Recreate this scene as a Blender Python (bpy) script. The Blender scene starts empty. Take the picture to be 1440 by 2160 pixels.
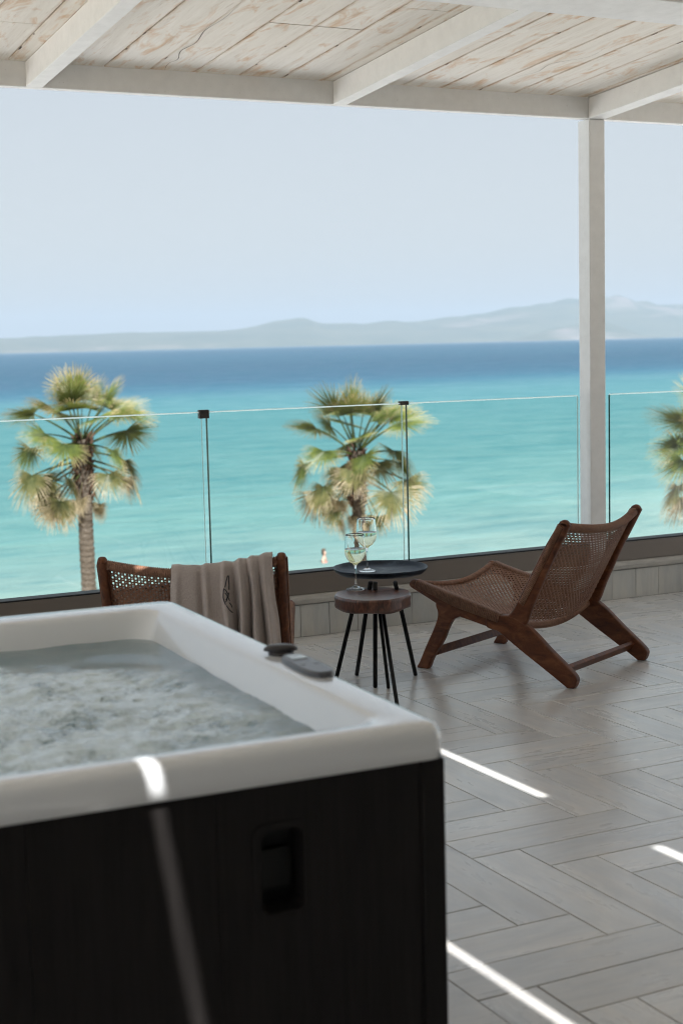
import bpy, bmesh, math, random
import numpy as np
from mathutils import Vector, Matrix, noise

sc = bpy.context.scene
rnd = random.Random(7)
PI = math.pi

# ------------------------------------------------------------------ camera
F_PX, YAW, PITCH, ROLL, EYE = 3145.6, 0.464442, -0.11174, -0.023679, 1.40
fw = Vector((math.sin(YAW)*math.cos(PITCH), math.cos(YAW)*math.cos(PITCH), math.sin(PITCH)))
r0 = Vector((math.cos(YAW), -math.sin(YAW), 0)); u0 = r0.cross(fw)
rt = math.cos(ROLL)*r0 + math.sin(ROLL)*u0
up = -math.sin(ROLL)*r0 + math.cos(ROLL)*u0
cam = bpy.data.cameras.new('camera'); camo = bpy.data.objects.new('camera', cam)
sc.collection.objects.link(camo); sc.camera = camo
M = Matrix((rt, up, -fw)).transposed().to_4x4(); M.translation = Vector((0, 0, EYE))
camo.matrix_world = M
cam.sensor_fit = 'VERTICAL'; cam.sensor_height = 36; cam.lens = F_PX/2160*36
cam.clip_start = 0.05; cam.clip_end = 60000
cam.dof.use_dof = True; cam.dof.focus_distance = 5.9; cam.dof.aperture_fstop = 4.2
# ------------------------------------------------------------------ sky, sun, exposure
SUN = Vector((-0.141, -0.80, 1.0)).normalized()
world = bpy.data.worlds.new('World'); sc.world = world; world.use_nodes = True
nt = world.node_tree; nt.nodes.clear()
sky = nt.nodes.new('ShaderNodeTexSky'); sky.sky_type = 'NISHITA'; sky.sun_disc = False
sky.sun_elevation = math.asin(SUN.z); sky.sun_rotation = math.atan2(SUN.x, SUN.y)
sky.altitude = 0; sky.air_density = 1.0; sky.dust_density = 2.2; sky.ozone_density = 1.6
hs = nt.nodes.new('ShaderNodeHueSaturation'); hs.inputs['Saturation'].default_value = 1.0; hs.inputs['Value'].default_value = 0.84
bg = nt.nodes.new('ShaderNodeBackground'); bg.inputs['Strength'].default_value = 0.15
wo = nt.nodes.new('ShaderNodeOutputWorld')
gm = nt.nodes.new('ShaderNodeGamma'); gm.inputs['Gamma'].default_value = 0.22
nt.links.new(sky.outputs[0], gm.inputs['Color']); nt.links.new(gm.outputs[0], hs.inputs['Color']); nt.links.new(hs.outputs[0], bg.inputs['Color'])
nt.links.new(bg.outputs[0], wo.inputs['Surface'])
sun = bpy.data.lights.new('sun', 'SUN'); sun.energy = 3.6; sun.angle = math.radians(0.5); sun.color = (1, 0.985, 0.96)
suno = bpy.data.objects.new('sun', sun); sc.collection.objects.link(suno)
suno.rotation_euler = SUN.to_track_quat('Z', 'Y').to_euler(); suno.location = (0, -20, 30)
sc.view_settings.view_transform = 'Standard'; sc.view_settings.look = 'None'
sc.view_settings.exposure = 2.0; sc.view_settings.gamma = 1.0; sc.view_settings.use_curve_mapping = False
sc.cycles.max_bounces = 18; sc.cycles.diffuse_bounces = 5; sc.cycles.glossy_bounces = 4
sc.cycles.transmission_bounces = 16; sc.cycles.transparent_max_bounces = 16; sc.cycles.volume_bounces = 1
sc.cycles.use_denoising = True; sc.cycles.caustics_refractive = False; sc.cycles.caustics_reflective = False
sc.cycles.sample_clamp_indirect = 6; sc.cycles.pixel_filter_type = 'BLACKMAN_HARRIS'; sc.cycles.filter_width = 1.05

# ------------------------------------------------------------------ helpers: objects
def link(o): sc.collection.objects.link(o); return o
def thing(name, loc=(0, 0, 0), rz=0.0, label=None, cat=None, group=None, kind=None):
    o = link(bpy.data.objects.new(name, None)); o.empty_display_size = 0.1
    o.location = loc; o.rotation_euler = (0, 0, rz)
    return tag(o, label, cat, group, kind)
def tag(o, label=None, cat=None, group=None, kind=None):
    if label: o['label'] = label
    if cat: o['category'] = cat
    if group: o['group'] = group
    if kind: o['kind'] = kind
    return o
class MB:
    def __init__(s): s.v = []; s.f = []; s.m = []; s.mi = 0; s.sm = []
    def add(s, vs, fs, smooth=False):
        n = len(s.v); s.v += [tuple(map(float, p)) for p in vs]
        for f in fs: s.f.append([n+i for i in f]); s.m.append(s.mi); s.sm.append(smooth)
    def box(s, a, b):
        x0, y0, z0 = a; x1, y1, z1 = b
        s.add([(x0,y0,z0),(x1,y0,z0),(x1,y1,z0),(x0,y1,z0),(x0,y0,z1),(x1,y0,z1),(x1,y1,z1),(x0,y1,z1)],
              [(0,3,2,1),(4,5,6,7),(0,1,5,4),(1,2,6,5),(2,3,7,6),(3,0,4,7)])
    def prism(s, poly, w0, w1, ax='Y', smooth=False):
        n = len(poly)
        def p(a, b, w): return {'Y': (a, w, b), 'X': (w, a, b), 'Z': (a, b, w)}[ax]
        vs = [p(a, b, w0) for a, b in poly] + [p(a, b, w1) for a, b in poly]
        fs = [tuple(range(n)), tuple(range(2*n-1, n-1, -1))] + [(i, i+n, (i+1) % n+n, (i+1) % n) for i in range(n)]
        s.add(vs, fs, smooth)
    def round_prism(s, poly, w0, w1, r, k=4):
        A = sum(poly[i][0]*poly[(i+1) % len(poly)][1]-poly[(i+1) % len(poly)][0]*poly[i][1] for i in range(len(poly)))
        n = len(poly); sg = 1 if A > 0 else -1; nr = []
        for i in range(n):
            a, c = poly[i-2], poly[(i+2) % n]; d = (c[0]-a[0], c[1]-a[1]); L = math.hypot(*d) or 1; nr.append((-d[1]/L*sg, d[0]/L*sg))
        lay = [(r*(1-math.cos(PI/2*j/k)), r*(1-math.sin(PI/2*j/k))) for j in range(k+1)]
        sd = 1 if w1 > w0 else -1
        seq = [(w0+sd*y, i_) for y, i_ in lay]+[(w1-sd*y, i_) for y, i_ in reversed(lay)]
        vs = [(p[0]+q[0]*i_, y, p[1]+q[1]*i_) for y, i_ in seq for p, q in zip(poly, nr)]
        m = len(seq); fs = [(a*n+i, a*n+(i+1) % n, (a+1)*n+(i+1) % n, (a+1)*n+i) for a in range(m-1) for i in range(n)]
        s.add(vs, fs, True); base = len(s.v)-len(vs); s.f += [[base+i for i in range(n-1, -1, -1)], [base+(m-1)*n+i for i in range(n)]]; s.m += [s.mi]*2; s.sm += [False]*2
    def tube(s, pts, r, n=8, r2=None, upv=(0, 0, 1), caps=True, closed=False, smooth=True):
        pts = [Vector(p) for p in pts]; L = len(pts); upv = Vector(upv); vs = []
        for i, p in enumerate(pts):
            if closed: t = pts[(i+1) % L]-pts[i-1]
            else: t = pts[min(i+1, L-1)]-pts[max(i-1, 0)]
            if t.length < 1e-9: t = Vector((0, 0, 1))
            t.normalize(); a = t.cross(upv)
            if a.length < 1e-3: a = t.cross(Vector((1, 0, 0)))
            a.normalize(); b = a.cross(t)
            ra = r[i] if isinstance(r, (list, tuple)) else r
            rb = (r2[i] if isinstance(r2, (list, tuple)) else r2) if r2 is not None else ra
            for k in range(n):
                an = 2*PI*(k+0.5)/n; vs.append(p+a*ra*math.cos(an)+b*rb*math.sin(an))
        fs = []
        for i in range(L if closed else L-1):
            j = (i+1) % L
            for k in range(n): fs.append((i*n+k, i*n+(k+1) % n, j*n+(k+1) % n, j*n+k))
        if caps and not closed: fs.append(tuple(range(n-1, -1, -1))); fs.append(tuple((L-1)*n+k for k in range(n)))
        s.add(vs, fs, smooth)
    def lathe(s, prof, n=32, c=(0, 0, 0), closed_prof=False):
        vs = []; cx, cy, cz = c
        for r, z in prof:
            for k in range(n): a = 2*PI*k/n; vs.append((cx+r*math.cos(a), cy+r*math.sin(a), cz+z))
        L = len(prof); fs = []
        for i in range(L if closed_prof else L-1):
            j = (i+1) % L
            for k in range(n): fs.append((i*n+k, i*n+(k+1) % n, j*n+(k+1) % n, j*n+k))
        s.add(vs, fs, True)
    def mesh(s, name, mats):
        me = bpy.data.meshes.new(name); me.from_pydata(s.v, [], s.f)
        for m in (mats if isinstance(mats, (list, tuple)) else [mats]): me.materials.append(m)
        me.polygons.foreach_set('material_index', s.m); me.polygons.foreach_set('use_smooth', s.sm)
        me.update(); return me
    def build(s, name, mats, parent=None, bevel=0, seg=2, **kw):
        o = link(bpy.data.objects.new(name, s.mesh(name, mats)))
        if parent: o.parent = parent
        if bevel:
            b = o.modifiers.new('bevel', 'BEVEL'); b.width = bevel; b.segments = seg; b.limit_method = 'ANGLE'; b.angle_limit = math.radians(35)
        return tag(o, **kw)
def fixn(o):
    bm = bmesh.new(); bm.from_mesh(o.data); bmesh.ops.recalc_face_normals(bm, faces=bm.faces); bm.to_mesh(o.data); bm.free(); return o
def inst(name, me, parent=None, loc=(0, 0, 0), rot=(0, 0, 0), scale=(1, 1, 1), **kw):
    o = link(bpy.data.objects.new(name, me)); o.location = loc; o.rotation_euler = rot; o.scale = scale
    if parent: o.parent = parent
    return tag(o, **kw)
def catmull(P, k=4, closed=True):
    P = [Vector(p) for p in P]; n = len(P); out = []
    for i in range(n if closed else n-1):
        g = (lambda j: P[j % n]) if closed else (lambda j: P[max(0, min(n-1, j))])
        a, b, c, d = g(i-1), g(i), g(i+1), g(i+2)
        for t in range(k):
            t /= k
            out.append(0.5*((2*b)+(-a+c)*t+(2*a-5*b+4*c-d)*t*t+(-a+3*b-3*c+d)*t*t*t))
    if not closed: out.append(P[-1])
    return out
def copy_tree(o, parent=None):
    c = link_copy = o.copy(); sc.collection.objects.link(c); c.parent = parent
    for ch in o.children: copy_tree(ch, c)
    return c

# ------------------------------------------------------------------ helpers: materials
def mat(name, col=(0.5, 0.5, 0.5), rough=0.5, metal=0.0, spec=0.5, **kw):
    m = bpy.data.materials.new(name); m.use_nodes = True
    p = m.node_tree.nodes['Principled BSDF']
    p.inputs['Base Color'].default_value = (*col, 1); p.inputs['Roughness'].default_value = rough
    p.inputs['Metallic'].default_value = metal; p.inputs['Specular IOR Level'].default_value = spec
    for k, v in kw.items(): p.inputs[k.replace('_', ' ')].default_value = v
    return m
class N:
    def __init__(s, m): s.nt = m.node_tree; s.p = s.nt.nodes.get('Principled BSDF'); s.out = s.nt.nodes.get('Material Output')
    def n(s, t, **kw):
        x = s.nt.nodes.new('ShaderNode'+t)
        for k, v in kw.items(): setattr(x, k, v)
        return x
    def l(s, a, b): s.nt.links.new(a, b)
    def coord(s, kind='Object', scale=(1, 1, 1), rand=False):
        tc = s.n('TexCoord'); mp = s.n('Mapping'); mp.inputs['Scale'].default_value = scale
        if kind == 'World': g = s.n('NewGeometry'); s.l(g.outputs['Position'], mp.inputs['Vector'])
        elif rand:
            oi = s.n('ObjectInfo'); ml = s.n('MapRange'); ml.inputs['To Max'].default_value = 57.0
            s.l(oi.outputs['Random'], ml.inputs['Value']); ad = s.n('VectorMath', operation='ADD')
            s.l(tc.outputs[kind], ad.inputs[0]); s.l(ml.outputs[0], ad.inputs[1]); s.l(ad.outputs[0], mp.inputs['Vector'])
        else: s.l(tc.outputs[kind], mp.inputs['Vector'])
        return mp.outputs[0]
    def noise(s, vec, scale=5, detail=4, rough=0.55, dist=0.0, out='Fac'):
        x = s.n('TexNoise'); x.inputs['Scale'].default_value = scale; x.inputs['Detail'].default_value = detail
        x.inputs['Roughness'].default_value = rough; x.inputs['Distortion'].default_value = dist
        s.l(vec, x.inputs['Vector']); return x.outputs[out]
    def ramp(s, fac, stops, interp='LINEAR'):
        r = s.n('ValToRGB'); cr = r.color_ramp; cr.interpolation = interp
        while len(cr.elements) > 1: cr.elements.remove(cr.elements[-1])
        for i, (p, c) in enumerate(stops):
            e = cr.elements[0] if i == 0 else cr.elements.new(p)
            e.position = p; e.color = (*c, 1) if isinstance(c, (tuple, list)) else (c, c, c, 1)
        s.l(fac, r.inputs[0]); return r.outputs[0]
    def mix(s, fac, a, b, mode='MIX'):
        x = s.n('Mix', data_type='RGBA', blend_type=mode)
        for sock, v in ((x.inputs[0], fac), (x.inputs[6], a), (x.inputs[7], b)):
            if isinstance(v, (int, float)): sock.default_value = v
            elif isinstance(v, tuple): sock.default_value = (*v, 1)
            else: s.l(v, sock)
        return x.outputs[2]
    def math(s, op, a, b=0.0):
        x = s.n('Math', operation=op)
        for i, v in enumerate((a, b)):
            if isinstance(v, (int, float)): x.inputs[i].default_value = v
            else: s.l(v, x.inputs[i])
        return x.outputs[0]
    def maprange(s, v, a, b, c, d, smooth=False):
        x = s.n('MapRange'); s.l(v, x.inputs['Value'])
        for k, q in zip(('From Min', 'From Max', 'To Min', 'To Max'), (a, b, c, d)): x.inputs[k].default_value = q
        if smooth: x.interpolation_type = 'SMOOTHSTEP'
        return x.outputs[0]
    def bump(s, h, strength=0.3, dist=0.01):
        b = s.n('Bump'); b.inputs['Strength'].default_value = strength; b.inputs['Distance'].default_value = dist
        s.l(h, b.inputs['Height']); s.l(b.outputs[0], s.p.inputs['Normal']); return b
    def col(s, c): s.l(c, s.p.inputs['Base Color'])
    def rough(s, r): s.l(r, s.p.inputs['Roughness'])
    def rand(s): return s.n('ObjectInfo').outputs['Random']

# floor / wall porcelain tile, wood-look, streaks along local X
def tile_mat(name, warm, cool, dark, rough, sc_=(1, 1, 1)):
    m = mat(name); n = N(m); v = n.coord('Object', (1.5*sc_[0], 7*sc_[1], 6*sc_[2]), rand=True)
    v2 = n.coord('Object', (3*sc_[0], 9*sc_[1], 6*sc_[2]), rand=True)
    a = n.noise(v, 2.2, 5, 0.58, 0.3); b = n.noise(v2, 1.3, 5, 0.6, 0.3); c = n.noise(v, 9, 4, 0.7)
    base = n.mix(n.maprange(b, 0.35, 0.68, 0, 1), warm, cool)
    base = n.mix(n.maprange(a, 0.48, 0.85, 0, 0.62), base, dark)
    base = n.mix(n.maprange(c, 0.4, 0.75, 0, 0.14), base, (0.26, 0.25, 0.24))
    tint = n.maprange(n.rand(), 0, 1, 0.84, 1.08)
    cm = n.n('CombineColor'); [n.l(tint, cm.inputs[i]) for i in range(3)]
    n.col(n.mix(1.0, base, cm.outputs[0], 'MULTIPLY'))
    n.rough(n.maprange(a, 0.3, 0.8, rough, rough+0.16)); n.bump(a, 0.10, 0.002); return m
M_tile = tile_mat('porcelain_floor_tile', (0.73, 0.70, 0.66), (0.65, 0.66, 0.665), (0.46, 0.475, 0.50), 0.24)
M_tile.node_tree.nodes['Principled BSDF'].inputs['Coat Weight'].default_value = 0.7; M_tile.node_tree.nodes['Principled BSDF'].inputs['Coat Roughness'].default_value = 0.22
M_walltile = tile_mat('porcelain_wall_tile', (0.55, 0.535, 0.49), (0.48, 0.49, 0.475), (0.30, 0.31, 0.31), 0.4)
M_grout = mat('grout', (0.30, 0.235, 0.19), 0.9)
# whitewashed ceiling boards
M_board = mat('whitewashed_board'); n = N(M_board)
v = n.coord('Object', (14, 1.0, 4), rand=True); v2 = n.coord('Object', (5, 1.6, 2), rand=True)
g1 = n.noise(v, 2.6, 8, 0.65, 0.5); g2 = n.noise(v2, 2.2, 7, 0.62, 0.8); g3 = n.noise(v, 9, 5, 0.7)
base = n.mix(n.maprange(g1, 0.35, 0.7, 0, 1), (0.83, 0.785, 0.71), (0.74, 0.69, 0.61))
base = n.mix(n.maprange(g2, 0.535, 0.68, 0, 0.8), base, (0.62, 0.38, 0.19))
base = n.mix(n.math('MULTIPLY', n.maprange(g2, 0.50, 0.66, 0, 1), n.maprange(g1, 0.56, 0.72, 0, 0.6)), base, (0.48, 0.36, 0.26))
base = n.mix(n.maprange(g3, 0.58, 0.74, 0, 0.6), base, (0.42, 0.32, 0.24))
tcx = n.n('TexCoord'); sx = n.n('SeparateXYZ'); n.l(tcx.outputs['Object'], sx.inputs[0]); ex = n.math('ABSOLUTE', sx.outputs['X'])
edge = n.math('MULTIPLY', n.maprange(ex, 0.088, 0.106, 0, 1, True), n.maprange(g2, 0.38, 0.60, 0.12, 1.0))
base = n.mix(n.math('MULTIPLY', edge, 0.75), base, (0.46, 0.29, 0.16))
n.col(base); n.rough(n.maprange(g1, 0.3, 0.8, 0.55, 0.8)); n.bump(g1, 0.35, 0.004)
M_crack = mat('board_crack', (0.07, 0.045, 0.03), 0.9)
# painted timber
M_paint = mat('cream_painted_timber'); n = N(M_paint)
v = n.coord('World', (3, 3, 3)); a = n.noise(v, 6, 6, 0.6); b = n.noise(v, 40, 3, 0.6)
base = n.mix(n.maprange(a, 0.35, 0.75, 0, 1), (0.79, 0.79, 0.78), (0.73, 0.73, 0.72))
base = n.mix(n.maprange(b, 0.70, 0.76, 0, 0.5), base, (0.25, 0.20, 0.15))
n.col(base); n.rough(n.maprange(a, 0.3, 0.7, 0.42, 0.6)); n.bump(b, 0.08, 0.002)
M_stone = mat('pale_stone_coping'); n = N(M_stone)
v = n.coord('World', (2, 8, 8)); a = n.noise(v, 6, 7, 0.65)
n.col(n.ramp(a, [(0.3, (0.36, 0.34, 0.31)), (0.6, (0.46, 0.44, 0.40)), (0.8, (0.52, 0.50, 0.46))])); n.rough(n.maprange(a, 0, 1, 0.4, 0.7)); n.bump(a, 0.2, 0.003)
M_render = mat('wall_render'); n = N(M_render); a = n.noise(n.coord('World'), 5, 7, 0.6)
n.col(n.ramp(a, [(0.3, (0.17, 0.165, 0.16)), (0.7, (0.21, 0.205, 0.20))])); n.rough(n.maprange(a, 0, 1, 0.8, 0.95)); n.bump(n.noise(n.coord('World'), 60, 4), 0.3, 0.004)
M_alu = mat('bronze_anodised_aluminium', (0.21, 0.18, 0.155), 0.42, 0.35); n = N(M_alu)
a = n.noise(n.coord('World', (0.6, 3, 40)), 5, 3); n.rough(n.maprange(a, 0.3, 0.7, 0.36, 0.5))
M_gasket = mat('black_gasket', (0.012, 0.013, 0.014), 0.5)
M_clip = mat('dark_clip', (0.05, 0.045, 0.04), 0.5, 0.3)
# glass balustrade
M_glass = bpy.data.materials.new('clear_glass'); M_glass.use_nodes = True; n = N(M_glass); n.nt.nodes.remove(n.p)
tr = n.n('BsdfTransparent'); tr.inputs[0].default_value = (0.955, 0.985, 0.975, 1); gl = n.n('BsdfGlossy'); gl.inputs['Roughness'].default_value = 0.0
fr = n.n('Fresnel'); fr.inputs[0].default_value = 1.45; mx = n.n('MixShader')
gg = n.n('NewGeometry'); fm_ = n.math('MULTIPLY', n.math('MULTIPLY', fr.outputs[0], 1.7), n.math('SUBTRACT', 1.0, gg.outputs['Backfacing']))
n.l(fm_, mx.inputs[0]); n.l(tr.outputs[0], mx.inputs[1]); n.l(gl.outputs[0], mx.inputs[2]); n.l(mx.outputs[0], n.out.inputs['Surface'])
M_edge = mat('glass_edge_dark', (0.015, 0.075, 0.06), 0.15)
M_edge_top = mat('glass_edge_top', (0.85, 0.97, 0.93), 0.3); n = N(M_edge_top)  # near-white colour and translucence stand in for sky light caught in the edge
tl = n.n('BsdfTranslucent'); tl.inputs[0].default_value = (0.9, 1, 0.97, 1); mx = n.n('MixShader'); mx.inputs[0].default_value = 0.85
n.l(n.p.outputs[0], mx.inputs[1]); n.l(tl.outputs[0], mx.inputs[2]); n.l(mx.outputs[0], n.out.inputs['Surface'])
M_edge_pale = mat('glass_edge_pale', (0.45, 0.60, 0.56), 0.2)
M_wineglass = mat('wine_glass', (1, 1, 1), 0.0, 0, 0.5, Transmission_Weight=1.0, IOR=1.45)
M_wine = mat('white_wine', (0.93, 0.95, 0.70), 0.0, 0, 0.5, Transmission_Weight=1.0, IOR=1.34)
# teak
def wood(name, c1, c2, c3, scale, rough=0.42, coat=0.0):
    m = mat(name); n = N(m); v = n.coord('Object', scale)
    a = n.noise(v, 3, 8, 0.62, 0.8); b = n.noise(v, 11, 4, 0.6)
    base = n.ramp(a, [(0.28, c1), (0.5, c2), (0.75, c3)])
    n.col(n.mix(n.maprange(b, 0.55, 0.8, 0, 0.5), base, tuple(x*0.45 for x in c1)))
    n.rough(n.maprange(a, 0.3, 0.8, rough, rough+0.18)); n.bump(b, 0.12, 0.002)
    n.p.inputs['Coat Weight'].default_value = coat; n.p.inputs['Coat Roughness'].default_value = 0.25; return m
M_teak = wood('oiled_teak', (0.050, 0.015, 0.006), (0.125, 0.040, 0.015), (0.24, 0.092, 0.038), (4, 12, 9), 0.36, 0.0)
M_teak.node_tree.nodes['Principled BSDF'].inputs['Specular IOR Level'].default_value = 0.32
M_slabtop = wood('dark_slab_wood', (0.060, 0.020, 0.012), (0.115, 0.040, 0.022), (0.17, 0.07, 0.04), (5, 12, 5), 0.30, 0.9)
M_bark = wood('slab_edge', (0.014, 0.005, 0.003), (0.080, 0.024, 0.011), (0.22, 0.085, 0.042), (16, 16, 5), 0.36, 0.5)
M_cane = mat('woven_cane'); n = N(M_cane); v = n.coord('Object', (20, 20, 20)); a = n.noise(v, 3, 5, 0.6); b = n.noise(v, 0.35, 2)
n.col(n.mix(n.maprange(b, 0.4, 0.65, 0, 0.5), n.ramp(a, [(0.3, (0.14, 0.060, 0.031)), (0.55, (0.24, 0.110, 0.062)), (0.8, (0.37, 0.195, 0.118))]), (0.31, 0.18, 0.115)))
n.rough(n.maprange(a, 0, 1, 0.4, 0.6)); n.bump(a, 0.3, 0.001)
M_black = mat('black_steel', (0.0035, 0.0033, 0.0033), 0.42, 0.0, 0.22)
M_tray = mat('blackened_iron_tray', (0.02, 0.024, 0.03), 0.4, 0.6); n = N(M_tray); v = n.coord('Object'); a = n.noise(v, 14, 6, 0.7); b = n.noise(v, 60, 3)
n.col(n.ramp(a, [(0.35, (0.009, 0.014, 0.022)), (0.58, (0.022, 0.032, 0.047)), (0.75, (0.075, 0.10, 0.13))])); n.rough(n.maprange(a, 0.3, 0.7, 0.34, 0.55)); n.bump(a, 0.3, 0.003)
M_towel = mat('taupe_terry', (0.3, 0.24, 0.2), 0.95, 0, 0.1, Sheen_Weight=0.35, Sheen_Roughness=0.5); n = N(M_towel)
v = n.coord('Object'); a = n.noise(v, 260, 3, 0.7); b = n.noise(v, 14, 3)
n.col(n.mix(n.maprange(a, 0.3, 0.7, 0, 1), n.mix(n.maprange(b, 0.3, 0.7, 0, 1), (0.36, 0.305, 0.283), (0.42, 0.358, 0.332)), (0.56, 0.49, 0.455))); n.bump(a, 0.8, 0.003)
M_thread = mat('dark_blue_thread', (0.012, 0.014, 0.028), 0.7)
# tub
M_shell = mat('pearl_acrylic', (0.70, 0.69, 0.66), 0.22, 0, 0.5, Coat_Weight=1.0, Coat_Roughness=0.12); n = N(M_shell)
a = n.noise(n.coord('Object'), 9, 6, 0.6); n.col(n.mix(n.maprange(a, 0.35, 0.7, 0, 1), (0.79, 0.81, 0.825), (0.78, 0.80, 0.815))); n.rough(n.maprange(a, 0.3, 0.7, 0.19, 0.21))
M_cab = mat('black_cabinet', (0.010, 0.009, 0.010), 0.5, 0, 0.12); n = N(M_cab); a = n.noise(n.coord('Object', (30, 30, 1.5)), 4, 6, 0.65)
n.col(n.ramp(a, [(0.3, (0.012, 0.0108, 0.0106)), (0.7, (0.021, 0.0188, 0.018))])); n.rough(n.maprange(a, 0.3, 0.7, 0.42, 0.6)); n.bump(a, 0.2, 0.002)
M_recess = mat('recess_black', (0.002, 0.002, 0.002), 0.6)
M_panelgrey = mat('grey_control_plastic', (0.085, 0.09, 0.10), 0.28)
M_knob = mat('dark_knob_plastic', (0.028, 0.024, 0.026), 0.3)
M_lcd = mat('pale_display', (0.45, 0.52, 0.55), 0.12)
M_spa = mat('bubbling_water', (0.4, 0.5, 0.5), 0.12, 0, 0.5, IOR=1.33); n = N(M_spa)
at = n.n('Attribute', attribute_name='foam'); v = n.coord('Object')
f1 = n.noise(v, 55, 8, 0.74, 1.2); f2 = n.noise(v, 7, 4, 0.6, 0.4)
foam = n.math('MULTIPLY', at.outputs['Fac'], n.maprange(n.math('ADD', f1, n.math('MULTIPLY', f2, 0.8)), 0.68, 0.95, 0.0, 1.0, True))
n.col(n.mix(foam, (0.10, 0.19, 0.215), (0.78, 0.93, 1.0))); n.rough(n.maprange(foam, 0, 1, 0.06, 0.18)); n.p.inputs['Coat Weight'].default_value = 0.6; n.p.inputs['Coat Roughness'].default_value = 0.1
n.bump(n.math('ADD', f1, f2), 0.5, 0.012)
# landscape
M_sea = mat('sea_water', (0.1, 0.4, 0.45), 0.28, 0, 0.5, IOR=1.33); n = N(M_sea)
geo = n.n('NewGeometry'); sp = n.n('SeparateXYZ'); n.l(geo.outputs['Position'], sp.inputs[0])
wv = n.coord('World', (0.0035, 0.010, 1)); wv2 = n.coord('World', (0.10, 0.20, 1)); wv3 = n.coord('World', (0.9, 1.9, 1)); wv4 = n.coord('World', (0.012, 0.05, 1))
nb = n.noise(wv, 1.0, 4, 0.6); ns = n.noise(wv2, 1.0, 6, 0.65, 0.6); nf = n.noise(wv3, 1.2, 6, 0.62, 0.4); nm = n.noise(wv4, 1.0, 5, 0.6, 0.5)
yd = n.math('ADD', sp.outputs['Y'], n.math('MULTIPLY', sp.outputs['X'], -0.10))
yy = n.math('MULTIPLY', yd, n.math('ADD', 0.80, n.math('MULTIPLY', nb, 0.40)))
lg = n.math('LOGARITHM', yy, 10.0)
nr = n.noise(n.coord('World', (0.30, 0.75, 1)), 1.0, 6, 0.68, 0.4)
base = n.ramp(n.maprange(lg, 1.5, 3.0, 0, 1), [(0.0, (0.23, 0.275, 0.245)), (0.12, (0.155, 0.222, 0.205)), (0.19, (0.085, 0.176, 0.172)), (0.31, (0.054, 0.142, 0.148)),
    (0.48, (0.045, 0.134, 0.150)), (0.57, (0.043, 0.122, 0.150)), (0.625, (0.023, 0.080, 0.126)), (0.67, (0.018, 0.055, 0.100)), (0.80, (0.018, 0.050, 0.092)), (1.0, (0.022, 0.058, 0.102))])
base = n.mix(n.maprange(ns, 0.48, 0.70, 0, 0.42), base, (0.014, 0.090, 0.115))
base = n.mix(n.maprange(nm, 0.55, 0.72, 0, 0.25), base, (0.018, 0.092, 0.122))
base = n.mix(n.maprange(nr, 0.52, 0.70, 0, 0.45), base, (0.016, 0.096, 0.120))
base = n.mix(n.maprange(nr, 0.48, 0.30, 0, 0.40), base, (0.115, 0.215, 0.225))
base = n.mix(n.maprange(nf, 0.55, 0.75, 0, 0.32), base, (0.15, 0.22, 0.22))
n.col(base); n.rough(n.maprange(ns, 0.3, 0.7, 0.36, 0.52)); n.p.inputs['Specular IOR Level'].default_value = 0.05
n.bump(n.math('ADD', n.math('MULTIPLY', ns, 1.6), n.math('MULTIPLY', nf, 0.35)), 0.55, 0.5)
M_sand = mat('sand', (0.45, 0.38, 0.28), 0.9); n = N(M_sand); a = n.noise(n.coord('World'), 0.7, 7)
n.col(n.ramp(a, [(0.3, (0.42, 0.36, 0.27)), (0.7, (0.55, 0.49, 0.38))])); n.bump(a, 0.4, 0.1)
M_hill = mat('wooded_hill', (0.07, 0.09, 0.06), 0.95, 0, 0.1); n = N(M_hill)
a = n.noise(n.coord('World', (0.0011, 0.0011, 0.004)), 1.6, 7, 0.65, 0.4); b = n.noise(n.coord('World', (0.0005, 0.0005, 0.002)), 1.2, 4, 0.6)
rock = n.math('MULTIPLY', n.maprange(a, 0.55, 0.66, 0, 1), n.maprange(b, 0.50, 0.62, 0, 1))
at = n.n('Attribute', attribute_name='rock'); rock = n.math('MINIMUM', n.math('ADD', n.math('MULTIPLY', rock, 0.5), n.math('MULTIPLY', at.outputs['Fac'], n.maprange(a, 0.42, 0.58, 0, 1))), 1.0)
n.col(n.mix(rock, n.ramp(a, [(0.3, (0.035, 0.05, 0.03)), (0.7, (0.075, 0.08, 0.05))]), (0.14, 0.125, 0.11)))
M_frond = []
for nm_, c0, c1, c2 in (('green_frond', (0.032, 0.050, 0.009), (0.105, 0.128, 0.022), (0.30, 0.25, 0.12)),
                        ('yellowing_frond', (0.040, 0.054, 0.012), (0.155, 0.142, 0.050), (0.42, 0.34, 0.23)),
                        ('dry_frond', (0.10, 0.085, 0.035), (0.32, 0.255, 0.155), (0.48, 0.40, 0.29))):
    m = mat(nm_, c0, 0.5); n = N(m); at = n.n('Attribute', attribute_name='tip'); a = n.noise(n.coord('Object', rand=True), 9, 3)
    f = n.math('ADD', at.outputs['Fac'], n.maprange(a, 0.3, 0.7, -0.22, 0.22))
    c = n.ramp(f, [(0.0, c0), (0.55, c1), (0.80, c2), (1.0, c2)]); n.col(c)
    tl = n.n('BsdfTranslucent'); n.l(c, tl.inputs[0]); mx = n.n('MixShader'); mx.inputs[0].default_value = 0.35
    n.l(n.p.outputs[0], mx.inputs[1]); n.l(tl.outputs[0], mx.inputs[2]); n.l(mx.outputs[0], n.out.inputs['Surface']); M_frond.append(m)
M_trunk = mat('palm_trunk', (0.12, 0.085, 0.06), 0.9); n = N(M_trunk); a = n.noise(n.coord('Object', (3, 3, 9)), 5, 6, 0.7)
n.col(n.ramp(a, [(0.3, (0.03, 0.02, 0.014)), (0.55, (0.09, 0.068, 0.052)), (0.78, (0.17, 0.14, 0.12))])); n.bump(a, 0.8, 0.03)
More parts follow.
